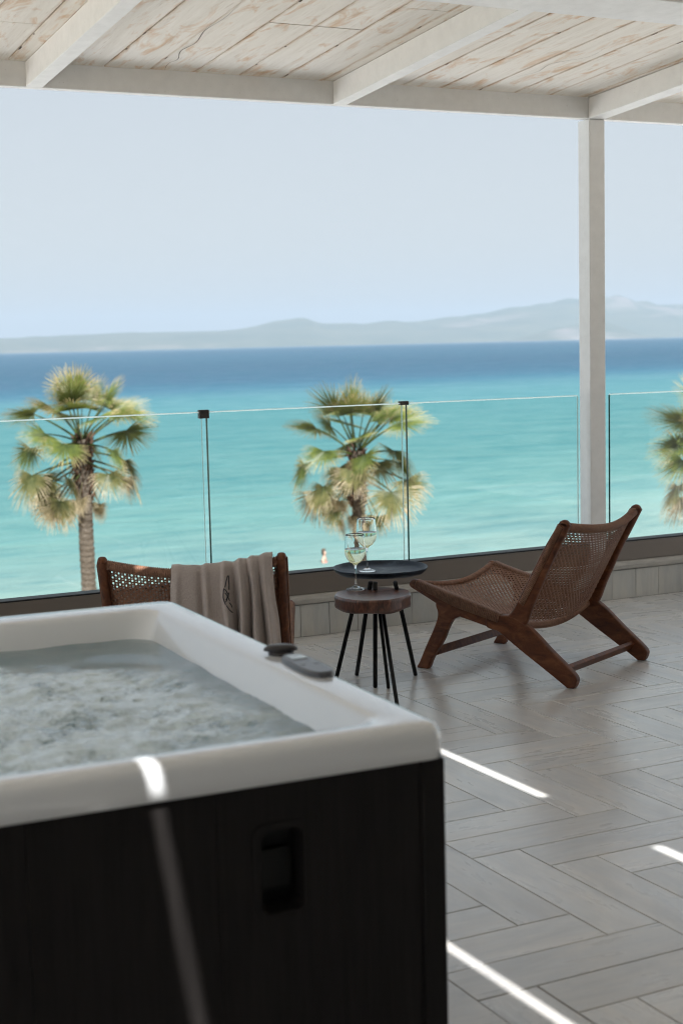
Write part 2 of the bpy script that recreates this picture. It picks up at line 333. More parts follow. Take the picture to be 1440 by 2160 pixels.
M_boot = mat('leaf_base', (0.17, 0.075, 0.035), 0.8); n = N(M_boot); a = n.noise(n.coord('Object', (6, 6, 6)), 4, 5, 0.7)
n.col(n.ramp(a, [(0.3, (0.025, 0.011, 0.006)), (0.6, (0.075, 0.034, 0.017)), (0.8, (0.20, 0.12, 0.045))]))
M_skin = mat('skin', (0.40, 0.245, 0.19), 0.5); M_hair = mat('brown_hair', (0.06, 0.035, 0.02), 0.6)
M_bikini = mat('swimsuit', (0.45, 0.16, 0.14), 0.6)
# ================================================================== LAND AND SEA
SEA = -6.5
b = MB(); b.add([(-9000, 37, SEA), (24000, 37, SEA), (24000, 26000, SEA), (-9000, 26000, SEA)], [(0, 1, 2, 3)])
b.build('sea', M_sea, kind='structure', label='turquoise sea turning deep blue towards the horizon')
b = MB(); xs = [-300, -60, -20, 0, 20, 40, 80, 400]; prof = [(-60, -6.0), (5, -6.0), (20, -6.02), (30, -6.1), (36, -6.38), (44, -6.9), (120, -8.2)]
for j, (y, z) in enumerate(prof):
    for x in xs: b.v.append((x, y, z))
for j in range(len(prof)-1):
    for i in range(len(xs)-1):
        k = j*len(xs)+i; b.f.append([k, k+1, k+1+len(xs), k+len(xs)]); b.m.append(0); b.sm.append(True)
b.build('beach_ground', M_sand, kind='structure', label='sandy beach sloping into the shallow sea')

def hills(name, Y0, Y1, ridge, jag, rocks, label, seed=0, steps=260, rows=16):
    xs = [p[0] for p in ridge]; zs = [p[1] for p in ridge]; b = MB(); rk = []
    for i in range(steps+1):
        x = xs[0]+(xs[-1]-xs[0])*i/steps; h = float(np.interp(x, xs, zs))
        for j in range(rows+1):
            t = j/rows; y = Y0+(Y1-Y0)*t
            prof = math.sin(min(1.0, t*1.35)*PI/2)**0.85 if t < 0.74 else math.cos((t-0.74)/0.26*PI/2)
            nn = noise.noise(Vector((x*0.0011, y*0.0016, seed)))+0.5*noise.noise(Vector((x*0.004, y*0.005, seed+3)))
            z = SEA-1+(h-SEA)*prof*(1+jag*nn*(1 if 0 < t < 0.7 else 0.3)) - (2 if j == 0 else 0)
            xx = x+ (Y0+(Y1-Y0)*t-Y0)*x/Y0*0.9
            b.v.append((xx, y+160*noise.noise(Vector((x*0.0015, 0, seed))), z))
            r = 0.0
            for (rx, rw, ta, tb) in rocks:
                if abs(x-rx) < rw and ta <= t <= tb: r = max(r, 1-abs(x-rx)/rw*0.6)
            rk.append(r)
    for i in range(steps):
        for j in range(rows):
            k = i*(rows+1)+j; b.f.append([k, k+rows+1, k+rows+2, k+1]); b.m.append(0); b.sm.append(True)
    o = b.build(name, M_hill, kind='structure', label=label)
    at = o.data.attributes.new('rock', 'FLOAT', 'POINT'); at.data.foreach_set('value', rk); return fixn(o)
hills('far_hills', 13000, 16500, [(-2000, 60), (1500, 95), (2500, 120), (3233, 141), (3827, 166), (4489, 187), (5371, 187), (5759, 215), (5908, 262), (6060, 276), (6233, 293), (6350, 262), (6460, 240), (6800, 240), (7245, 256), (7600, 250), (7902, 271), (8300, 318),
      (8644, 392), (9000, 430), (9237, 474), (9600, 500), (9974, 515), (10227, 470), (10500, 440), (10743, 428), (12000, 380), (16000, 300)], 0.20,
      [(3900, 1500, 0.03, 0.05), (10100, 420, 0.35, 0.6), (10700, 300, 0.25, 0.5), (8300, 500, 0.3, 0.45)],
      'long hazy blue mountain ridge across the bay', 1, 420, 22)
hills('headland_hill', 11300, 12400, [(7350, 0), (7450, 12), (7600, 40), (7800, 85), (8050, 120), (8300, 150), (8500, 142), (8700, 95), (8900, 45), (9050, 15), (9200, 0)], 0.25,
      [(8150, 900, 0.0, 0.16), (8000, 200, 0.1, 0.5)], 'low pale rocky headland in front of the far mountains', 5, 120, 14)

# ================================================================== TERRACE FLOOR
TW, OX, OY = 0.15183, 2.66627, 3.97478
XA, XB, YA, YB = -4.0, 12.0, -2.2, 6.444
b = MB(); b.box((XA, YA, -0.30), (XB, YB+0.33, -0.0035))
floor = b.build('terrace_floor', M_grout, kind='structure', label='terrace floor of pale grey wood-look tiles laid in herringbone')
FI = M.inverted()
def px(P):
    q = FI @ Vector(P); return (720+F_PX*q.x/-q.z, 1080-F_PX*q.y/-q.z, -q.z) if q.z < -0.1 else None
def tub_hides(x, y):   # is the floor point behind the tub, seen from the camera
    p = px((x, y, 0)); return p is not None and p[0] < 935 and p[1] > 1262+max(0, (p[0]-340))*0.455
G = 0.0016
def tile_mesh(L, name='tile'):
    b = MB(); l, w, t, c = L*TW/2-G, TW/2-G, 0.012, 0.0012
    vs = [(-l,-w,-t),(l,-w,-t),(l,w,-t),(-l,w,-t),(-l,-w,-c),(l,-w,-c),(l,w,-c),(-l,w,-c),(-l+c,-w+c,0),(l-c,-w+c,0),(l-c,w-c,0),(-l+c,w-c,0)]
    fs = [(0,1,5,4),(1,2,6,5),(2,3,7,6),(3,0,4,7),(4,5,9,8),(5,6,10,9),(6,7,11,10),(7,4,8,11),(8,9,10,11)]
    b.add(vs, fs); return b.mesh(name, M_tile)
cand = []
for i in range(-50, 72):
    for k in range(-20, 20):
        for kind in (0, 1):
            x0, y0 = (i, 4-i+8*k) if kind == 0 else (i, -i+8*k)
            x1, y1 = (x0+1, y0+4) if kind == 0 else (x0+4, y0+1)
            X0, X1, Y0, Y1 = OX+x0*TW, OX+x1*TW, OY+y0*TW, OY+y1*TW
            if X1 < XA+0.3 or X0 > XB-0.3 or Y1 < YA+0.2 or Y0 > YB-0.01: continue
            cx, cy = (X0+X1)/2, (min(Y1, YB)+Y0)/2; vis = False
            for (ax, ay) in ((X0, Y0), (X1, Y0), (X1, min(Y1, YB)), (X0, min(Y1, YB)), (cx, cy)):
                p = px((ax, ay, 0))
                if p and -10 < p[0] < 1450 and p[1] < 2170 and not tub_hides(ax, ay): vis = True
            cand.append((0 if vis else 1, math.hypot(cx, cy), kind, X0, X1, Y0, Y1))
cand.sort()
tm = tile_mesh(4); rest = MB(); cnt = 0
for vis, d, kind, X0, X1, Y0, Y1 in cand:
    full = Y1 <= YB-0.002
    if vis == 0 and cnt < 296:
        cnt += 1; dz = rnd.uniform(-0.0006, 0.0)
        if full:
            inst('tile', tm, floor, ((X0+X1)/2, (Y0+Y1)/2, dz), (rnd.uniform(-.0006, .0006), rnd.uniform(-.0004, .0004), (PI/2 if kind == 0 else 0)+(PI if rnd.random() < .5 else 0)))
        else:
            b = MB(); cx, cy = (X0+X1)/2, (Y0+YB-0.003)/2; b.box((X0+G-cx, Y0+G-cy, -0.012), (X1-G-cx, YB-0.003-cy, 0)); b.build('tile', M_tile, floor).location = (cx, cy, dz)
    else: rest.box((X0+G, Y0+G, -0.012), (X1-G, min(Y1, YB-0.003)-G, 0))
rest.build('tile_field', M_tile, floor, kind='stuff')

# ================================================================== PARAPET WALL
WZ = 0.156
wall = thing('parapet_wall', (0, YB, 0), 0, 'low tiled parapet wall with stone coping along the terrace edge', 'wall')
b = MB(); b.box((XA, 0.010, -0.3), (XB, 0.33, WZ)); b.build('wall_core', M_render, wall)
k0 = math.floor((1.2-3.0)/0.1545); x = 4.847-0.1545*60
tmw = MB(); tmw.box((-WZ/2+.001, -0.0758, -0.004), (WZ/2-.001, 0.0758, 0.006)); tmw_me = tmw.mesh('tile', M_walltile)
restw = MB()
for k in range(120):
    xx = 4.847-0.1545*60+0.1545*k+0.0772
    if xx < XA or xx > XB: continue
    if 1.2 < xx < 6.0:
        o = inst('tile', tmw_me, wall, (xx, 0.004, WZ/2), (0, 0, 0)); o.rotation_euler = Matrix(((0, 1, 0), (0, 0, -1), (-1, 0, 0))).to_euler(); o.location.y = 0.0025+rnd.uniform(-.0007, .0007)
    else: restw.box((xx-0.076, -0.0035, 0.002), (xx+0.076, 0.010, WZ-0.002))
restw.build('tile_field', M_walltile, wall, kind='stuff')
prof = [(-0.012, WZ+0.004), (-0.016, WZ+0.012), (-0.017, WZ+0.026), (-0.012, WZ+0.038), (-0.002, WZ+0.046), (0.01, WZ+0.048), (0.34, WZ+0.048), (0.345, WZ+0.004)]
xx = XA
while xx < XB:
    L = 1.2 if xx < XB-1.2 else XB-xx
    b = MB(); b.prism(prof, xx+0.0015, xx+L-0.0015, 'X'); fixn(b.build('coping_stone', M_stone, wall)); xx += L
# ================================================================== GLASS BALUSTRADE
GY = 6.493; ZC0, ZC1 = 0.2045, 0.309; ZG = 1.106
bal = thing('glass_balustrade', (0, GY, 0), 0, 'frameless glass balustrade in a bronze base channel along the sea edge', 'railing')
def chan(x0, x1):
    b = MB(); b.box((x0, -0.045, ZC0), (x1, -0.012, ZC1-0.004)); b.box((x0, 0.012, ZC0), (x1, 0.045, ZC1-0.004)); b.box((x0, -0.0125, ZC0), (x1, 0.0125, ZC0+0.03))
    o = b.build('channel', M_alu, bal, bevel=0.002)
    g = MB(); g.box((x0, -0.040, ZC1-0.0035), (x1, 0.040, ZC1+0.004)); g.build('gasket', M_gasket, o)
chan(XA, 4.700); chan(4.83, XB)
def panel(x0, x1):
    t = 0.006; e = 0.006; z0 = ZC0+0.031
    b = MB(); b.mi = 0
    b.add([(x0+e, -t, z0), (x1-.002, -t, z0), (x1-.002, -t, ZG-e), (x0+e, -t, ZG-e)], [(0, 1, 2, 3)])
    b.add([(x0+e, t, z0), (x1-e, t, z0), (x1-e, t, ZG-e), (x0+e, t, ZG-e)], [(3, 2, 1, 0)])
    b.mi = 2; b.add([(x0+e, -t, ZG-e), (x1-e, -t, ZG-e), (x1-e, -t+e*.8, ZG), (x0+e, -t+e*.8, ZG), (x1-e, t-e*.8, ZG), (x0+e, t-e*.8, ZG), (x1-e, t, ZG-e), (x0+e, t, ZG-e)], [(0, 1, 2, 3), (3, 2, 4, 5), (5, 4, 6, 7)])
    for mi_, xa, xb in ((1, x0+e, x0), (3, x1-.0012, x1)):
        b.mi = mi_
        b.add([(xa, -t, z0), (xb, -t+e, z0), (xb, t-e, z0), (xa, t, z0), (xa, -t, ZG-e), (xb, -t+e, ZG-e), (xb, t-e, ZG-e), (xa, t, ZG-e)], [(0, 1, 5, 4), (1, 2, 6, 5), (2, 3, 7, 6)])
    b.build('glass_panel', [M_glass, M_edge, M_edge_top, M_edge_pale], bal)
seams = [1.485, 2.548, 3.611]
panel(0.42, seams[0]-0.010); panel(seams[0]+0.010, seams[1]-0.010); panel(seams[1]+0.010, seams[2]-0.010); panel(seams[2]+0.010, 4.662)
panel(4.861, 5.92); panel(5.94, 7.0); panel(-0.65, 0.40)
for s in seams[1:] + [0.41, 1.485]:
    b = MB(); hgt = 0.038 if abs(s-2.548) < .1 else 0.017
    b.box((s-0.024, -0.013, ZG-hgt+0.006), (s+0.024, 0.013, ZG+0.008)); b.build('clip', M_clip, bal, bevel=0.002)
# ================================================================== PERGOLA
SL = -0.07
def zr(y, z0=2.530): return z0+SL*(y-6.45)          # underside of rafters; boards lie 0.105 above
perg = thing('pergola', (0, 6.5, 0), 0, 'cream painted timber pergola roof with whitewashed boards and a square post', 'pergola')
def P(o): o.location = (0, -6.5, 0); return o
b = MB(); b.box((4.7135, 6.451, 0.2045), (4.8125, 6.549, 2.5285)); P(b.build('post', M_paint, perg, bevel=0.004))
b = MB(); b.box((-1.85, 6.451, 0.2045), (-1.75, 6.549, 2.5285)); P(b.build('post', M_paint, perg, bevel=0.004))
b = MB(); b.box((6.85, 6.451, 0.2045), (6.95, 6.549, 2.5285)); P(b.build('post', M_paint, perg, bevel=0.004))
RX0, RX1 = -1.9, 7.0
b = MB(); b.box((RX0, 6.453, 2.530), (RX1, 6.503, 2.643)); P(b.build('front_beam', M_paint, perg, bevel=0.003))
RX0, RX1 = -1.9, 7.0
raf = [0.30+1.47*k for k in range(-1, 5)]
for i, x0 in enumerate(raf):
    w = 0.072 if abs(x0-4.71) > .05 else 0.098
    for (ya, yb) in ((-2.15, 0.85), (0.97, 4.60), (4.87, 6.4515)):
        b = MB(); b.prism([(ya, zr(ya)), (yb, zr(yb)), (yb, zr(yb)+0.1045), (ya, zr(ya)+0.1045)], x0, x0+w, 'X'); P(fixn(b.build('rafter', M_paint, perg, bevel=0.003)))
for (ya, yb) in ((4.605, 4.865), (0.855, 0.965)):
    b = MB(); b.prism([(ya, zr(ya)-.004), (yb, zr(yb)-.004), (yb, zr(yb)+0.1040), (ya, zr(ya)+0.1040)], RX0, RX1, 'X'); P(fixn(b.build('cross_beam', M_paint, perg, bevel=0.004)))
BW = 0.2135; B0 = 2.12
SLITS = [(0.412, -2.0, 0.36), (1.266, -2.0, 0.84), (1.266, 1.32, 2.0), (2.12, -2.0, 0.84), (2.12, 1.32, 2.35), (2.974, -2.0, 0.84)]
SWS = {0.412: 0.0088, 1.266: 0.0085, 2.12: 0.014, 2.974: 0.012}
joint_cut = {}   # butt joints seen in the photograph
for k in range(2, 6): joint_cut[k] = 5.633
cuts = {2: [5.633], 3: [5.633], 6: [5.438], 7: [5.438], 10: [5.62], 11: [5.62], -3: [5.9], 5: [5.05], 4: [5.3], 0: [4.2], 1: [4.9]}
for k in range(-18, 22):
    xl = B0+BW*k; xr = xl+BW
    sl = [(a, c) for (sx, a, c) in SLITS if abs(sx-xl) < .03]; sr = [(a, c) for (sx, a, c) in SLITS if abs(sx-xr) < .03]
    SWl = [w_ for q_, w_ in SWS.items() if abs(q_-xl) < .03]; SWr = [w_ for q_, w_ in SWS.items() if abs(q_-xr) < .03]
    ys = {-2.15, 6.453}
    for a, c in sl+sr: ys |= {a, c}
    for c in cuts.get(k, []): ys.add(c)
    ys |= {2.9+rnd.uniform(-.2, .2)}
    if k == -4: ys.add(3.13)
    ys = sorted(y for y in ys if y >= -2.16)
    wob = rnd.uniform(-0.003, 0.003)
    for a, c in zip(ys[:-1], ys[1:]):
        m_ = (a+c)/2
        L = xl+(SWl[0] if any(p < m_ < q_ for p, q_ in sl) else rnd.uniform(0.0010, 0.0032))
        R = xr-(SWr[0] if any(p < m_ < q_ for p, q_ in sr) else rnd.uniform(0.0010, 0.0032))
        a2 = a+0.0012; c2 = c-0.0012
        if k == -4 and abs(a-3.13) < .01: a2 = a+0.02
        if k == -4 and abs(c-3.13) < .01: c2 = c-0.02
        dz = rnd.uniform(0.0, 0.003); cx, cy = (L+R)/2, (a2+c2)/2
        b = MB(); nseg = max(1, int((c2-a2)/0.35)); base_ = zr(cy)+0.105+dz; top = 0.012; ev = []
        rows_ = []
        for s in range(nseg+1):
            y = a2+(c2-a2)*s/nseg; jl, jr = rnd.uniform(-.0006, .0012), rnd.uniform(-.0006, .0012)
            if s in (0, nseg): jl = jr = 0
            z = zr(y)+0.105+dz-base_
            rows_ += [(L+jl-cx, y-cy, z+top), (L+jl-cx, y-cy, z+.0015), (L+jl+.002-cx, y-cy, z), (R-jr-.002-cx, y-cy, z), (R-jr-cx, y-cy, z+.0015), (R-jr-cx, y-cy, z+top)]
        fs = []
        for s in range(nseg):
            for q in range(6): fs.append((s*6+q, s*6+(q+1) % 6, s*6+6+(q+1) % 6, s*6+6+q))
        fs += [(5, 4, 3, 2, 1, 0), tuple(nseg*6+q for q in range(6))]
        b.add(rows_, fs); o = b.build('ceiling_board', M_board, perg); fixn(o); o.location = (cx, cy-6.5, base_)
# split along a board, nail heads and knots in the boards
def crack(pts, w):
    b = MB()
    P_ = [Vector((x, y-6.5, zr(y)+0.105-0.0002)) for x, y in pts]; P_ = catmull([(p.x, p.y, p.z) for p in P_], 5, False)
    vs = []; L = len(P_)
    for i, p in enumerate(P_):
        t = (P_[min(i+1, L-1)]-P_[max(i-1, 0)]).normalized(); s = Vector((t.y, -t.x, 0))*w*(0.35+0.65*abs(noise.noise(p*23)))*math.sin(PI*(i+.6)/(L+.2))
        vs += [p-s, p+s]
    b.add([tuple(v) for v in vs], [(2*i, 2*i+1, 2*i+3, 2*i+2) for i in range(L-1)]); b.build('board_crack', M_crack, perg)
crack([(2.40, 6.45), (2.375, 6.33), (2.39, 6.25), (2.355, 6.12), (2.37, 5.98), (2.34, 5.8), (2.35, 5.6), (2.33, 5.4)], 0.0035)
crack([(4.05, 6.2), (4.12, 6.05), (4.10, 5.9), (4.20, 5.75), (4.18, 5.6)], 0.0025)
b = MB()
for k in range(-4, 14):
    for y in [6.3-0.47*j for j in range(6)]:
        for sx in (0.0,):
            if rnd.random() < 0.45:
                X_ = B0+BW*k+rnd.uniform(-.004, .004); Y_ = y+rnd.uniform(-.2, .2); w_ = rnd.uniform(.003, .006); l_ = rnd.uniform(.008, .03); z_ = -0.0003
                if Y_ > 6.44: continue
                b.add([(X_-w_, Y_-l_-6.5, zr(Y_-l_)+.105+z_), (X_+w_*.6, Y_-l_*.8-6.5, zr(Y_-l_*.8)+.105+z_), (X_+w_, Y_+l_*.7-6.5, zr(Y_+l_*.7)+.105+z_), (X_-w_*.4, Y_+l_-6.5, zr(Y_+l_)+.105+z_)], [(0, 1, 2, 3)])
b.build('joint_chip', M_crack, perg, kind='stuff')
# unseen sheet added to stop light leaks, open at the slits and a knot hole
holes = [(sx-SWS[sx], sx+SWS[sx], a, c) for sx, a, c in SLITS] + [(1.345, 1.39, 3.112, 3.148)]
gx = sorted({RX0, RX1} | {h[0] for h in holes} | {h[1] for h in holes}); gy = sorted({-2.15, 6.453} | {max(h[2], -2.15) for h in holes} | {h[3] for h in holes})
b = MB()
for i in range(len(gx)-1):
    for j in range(len(gy)-1):
        mx_, my_ = (gx[i]+gx[i+1])/2, (gy[j]+gy[j+1])/2
        if any(h[0] < mx_ < h[1] and h[2] < my_ < h[3] for h in holes): continue
        vs = []
        for z_ in (0.1225, 0.1265):
            for (x, y) in ((gx[i], gy[j]), (gx[i+1], gy[j]), (gx[i+1], gy[j+1]), (gx[i], gy[j+1])): vs.append((x, y, zr(y)+z_))
        b.add(vs, [(3, 2, 1, 0), (4, 5, 6, 7), (0, 1, 5, 4), (1, 2, 6, 5), (2, 3, 7, 6), (3, 0, 4, 7)])
P(b.build('light_block_sheet', M_paint, perg))
b = MB(); b.box((RX0, 6.5035, 2.60), (RX1, 6.530, 2.775)); P(b.build('fascia', M_paint, perg))
# building behind and below
b = MB(); b.box((XA-.3, YA-0.30, -6.2), (XB, YA-0.001, 3.6)); b.box((XA-.3, YA, -6.2), (XA-.001, YB+.3, -0.02)); b.box((XA, YB+.10, -6.2), (XB, YB+.33, -0.31)); b.box((XB+.001, YA, -6.2), (XB+.3, YB+.3, -0.02))
bl = thing('hotel_building', (0, 0, 0), 0, 'pale rendered building that carries the terrace', 'building'); b.build('wall', M_render, bl)
M_bounce = mat('bounce_white', (0.62, 0.64, 0.66), 0.8)
b = MB(); b.box((XA-14, 6.80, -1.9), (XB+14, 14.5, -1.60)); lt = b.build('bounce_deck', M_bounce, kind='structure', label='unseen pale deck added below the balustrade to bounce sunlight up')  # added out of sight, reflects sunlight up under the roof

# ================================================================== HOT TUB
TH = 0.76
tub = thing('hot_tub', (1.2600, 2.131, 0), math.radians(-1.9), 'large white acrylic hot tub in a black cabinet, full of bubbling water', 'hot tub')
TXW, TYL = 2.10, 1.46        # width (towards -x) and length (towards +y)
# nested rounded rectangles: (left, right, front, back, corner radius, z)
def rrect(x0, x1, y0, y1, r, z, k=8):
    out = []
    for cx, cy, a0 in ((x1-r, y0+r, -PI/2), (x1-r, y1-r, 0), (x0+r, y1-r, PI/2), (x0+r, y0+r, PI)):
        for i in range(k+1): a = a0+PI/2*i/k; out.append((cx+r*math.cos(a), cy+r*math.sin(a), z))
    return out
def ring(ox, z, r): return rrect(-TXW+ox, -ox, ox, TYL-ox, r, z)
def inner(f, s, bk, r, z): return rrect(-TXW+s, -s, f, TYL-bk, r, z)
rings = [ring(0.012, TH-0.062, 0.03), ring(0.0, TH-0.060, 0.035), ring(0.0, TH-0.025, 0.035), ring(0.003, TH-0.012, 0.035), ring(0.010, TH-0.004, 0.034), ring(0.022, TH, 0.03),
         inner(0.060, 0.080, 0.110, 0.05, TH), inner(0.068, 0.092, 0.120, 0.055, TH-0.004), inner(0.073, 0.098, 0.126, 0.06, TH-0.014),
         inner(0.095, 0.130, 0.160, 0.07, TH-0.075), inner(0.14, 0.17, 0.20, 0.08, TH-0.20), inner(0.30, 0.30, 0.32, 0.1, 0.15)]
b = MB(); nR = len(rings[0]); [b.v.extend(r) for r in rings]
for i in range(len(rings)-1):
    for k in range(nR): b.f.append([i*nR+k, i*nR+(k+1) % nR, (i+1)*nR+(k+1) % nR, (i+1)*nR+k]); b.m.append(0); b.sm.append(True)
b.f.append([(len(rings)-1)*nR+k for k in range(nR)]); b.m.append(0); b.sm.append(False)
b.build('shell', M_shell, tub)
# cabinet: corner trims and side panels
CX0, CX1, CY0, CY1, CZ = -TXW+0.004, -0.003, 0.008, TYL-0.016, TH-0.0625
for (x, y) in ((CX1, CY0), (CX0, CY0), (CX1, CY1), (CX0, CY1)):
    sx = -1 if x == CX1 else 1; sy = 1 if y == CY0 else -1; w = 0.045
    b = MB(); b.box((min(x, x+sx*w), min(y, y+sy*w), 0.01), (max(x, x+sx*w), max(y, y+sy*w), CZ)); b.build('corner_trim', M_cab, tub, bevel=0.004)
rx0, rx1, rz0, rz1 = -0.345, -0.262, 0.475, 0.622
edges_ = [CX0+0.047, -1.62, -1.17, -0.72, -0.416, CX1-0.047]
for xa, xb in zip(edges_[:-1], edges_[1:]):
    xa += .0005; xb -= .0005
    if xa < rx0 < xb:
        b = MB(); b.box((xa, 0.012, 0.02), (rx0, 0.026, CZ)); b.box((rx1, 0.012, 0.02), (xb, 0.026, CZ)); b.box((rx0, 0.0122, 0.02), (rx1, 0.026, rz0)); b.box((rx0, 0.0122, rz1), (rx1, 0.026, CZ))
    else: b = MB(); b.box((xa, 0.012, 0.02), (xb, 0.026, CZ))
    b.build('side_panel', M_cab, tub, bevel=0)
for xs_ in (CX1-0.010, CX0-0.004):
    b = MB(); b.box((xs_, CY0+.047, 0.02), (xs_+0.014-.004, CY1-.047, CZ)); b.build('side_panel', M_cab, tub, bevel=0.002)
b = MB(); b.box((CX0+.047, CY1-.018, 0.02), (CX1-.047, CY1-.004, CZ)); b.build('side_panel', M_cab, tub, bevel=0.002)
fr_ = b = MB()
outer = rrect(rx0-.010, rx1+.010, rz0-.010, rz1+.010, .022, 0); inn = rrect(rx0+.004, rx1-.004, rz0+.004, rz1-.004, .014, 0)
vs = [(x, 0.0118, z) for x, z, _ in outer]+[(x, 0.0104, z) for x, z, _ in outer]+[(x, 0.0104, z) for x, z, _ in inn]+[(x, 0.062, z) for x, z, _ in inn]
m_ = len(outer); b.add(vs, [(i*m_+k, i*m_+(k+1) % m_, (i+1)*m_+(k+1) % m_, (i+1)*m_+k) for i in range(3) for k in range(m_)])
b.mi = 1; b.add([(x, 0.062, z) for x, z, _ in inn], [tuple(range(m_))])
latch = b.build('access_latch', [M_cab, M_recess], tub)
b = MB(); b.box((rx0+.010, 0.050, rz0+.03), (rx1-.010, 0.0615, rz0+.10)); b.build('latch_plate', M_recess, latch, bevel=0.003)
b = MB(); b.box((CX0+.03, CY0+.03, 0.0), (CX1-.03, CY1-.03, 0.02)); b.build('base', M_cab, tub)
# water
wz = TH-0.062; nx_, ny_ = 230, 150; X0, X1, Y0_, Y1_ = -TXW+.126, -.123, .088, TYL-.152
b = MB(); fo = []
for j in range(ny_+1):
    for i in range(nx_+1):
        x = X0+(X1-X0)*i/nx_; y = Y0_+(Y1_-Y0_)*j/ny_
        cxn, cyn = (x+TXW/2+.02)/(TXW/2-.10), (y-.64)/(.60)
        wobble = noise.noise(Vector((x*3.1, y*3.1, 4)))*0.25+noise.noise(Vector((x*9, y*9, 8)))*0.12
        d = (abs(cxn)**3+abs(cyn)**3)**(1/3)+wobble
        f = max(0, min(1, (1.0-d)/0.22)); f = f*f*(3-2*f); fo.append(f)
        v3 = Vector((x, y, 0))
        h = 0.006*noise.noise(v3*7)+f*(0.014*abs(noise.noise(v3*7+Vector((0, 0, 3))))+0.006*noise.noise(v3*20)+0.006*noise.noise(v3*52))
        b.v.append((x, y, wz+h))
for j in range(ny_):
    for i in range(nx_): k = j*(nx_+1)+i; b.f.append([k, k+1, k+nx_+2, k+nx_+1]); b.m.append(0); b.sm.append(True)
w = b.build('water', M_spa, tub); at = w.data.attributes.new('foam', 'FLOAT', 'POINT'); at.data.foreach_set('value', fo)
# control panel on the right rim
cp = thing('control_panel', (-0.030, 0.625, TH)); cp.parent = tub; cp.rotation_euler = (0, 0, math.radians(-2))
def pill(L, W, h, mt, name, parent, dome=0.0):
    b = MB(); R_ = []
    for (s, z) in ((1.0, 0.0), (1.0, h*.55), (0.94, h*.85), (0.82, h)):
        o_ = []
        for i in range(28):
            a = 2*PI*i/28; cx = math.cos(a); sy = math.sin(a)
            x = W/2*s*math.copysign(abs(cx)**0.75, cx); y = (L/2-W/2*(1-s))*math.copysign(abs(sy)**0.62, sy); o_.append((x, y, z))
        R_.append(o_)
    n_ = 28; vs = [p for r in R_ for p in r]; b.add(vs, [(i*n_+k, i*n_+(k+1) % n_, (i+1)*n_+(k+1) % n_, (i+1)*n_+k) for i in range(3) for k in range(n_)], True)
    b.add(R_[-1], [tuple(range(n_))]); return b.build(name, mt, parent)
o = pill(0.205, 0.062, 0.011, M_panelgrey, 'panel_body', cp); o.location = (0, -.105, 0)
b = MB(); b.box((-.017, -.070, .0112), (.017, -.030, .0125)); b.build('display', M_lcd, cp, bevel=0.001)
for kx in (-.014, .014):
    for ky in (-.120,):
        b = MB(); b.lathe([(0, .0116), (.0055, .0116), (.0065, .0108)], 16, (kx, ky, 0)); b.build('button', M_panelgrey, cp)
kb = MB(); kb.lathe([(.026, 0), (.027, .004), (.024, .007), (.018, .009), (.0, .010)], 28, (0, .045, 0)); kb.build('diverter_base', M_knob, cp)
kb = MB(); kb.lathe([(1.0, 0), (1.0, .25), (.93, .55), (.75, .82), (.45, .96), (0, 1.0)], 28); o = kb.build('diverter_knob', M_knob, cp); o.scale = (.020, .036, .013); o.location = (0, .045, .0085); o.rotation_euler = (0, 0, math.radians(70))

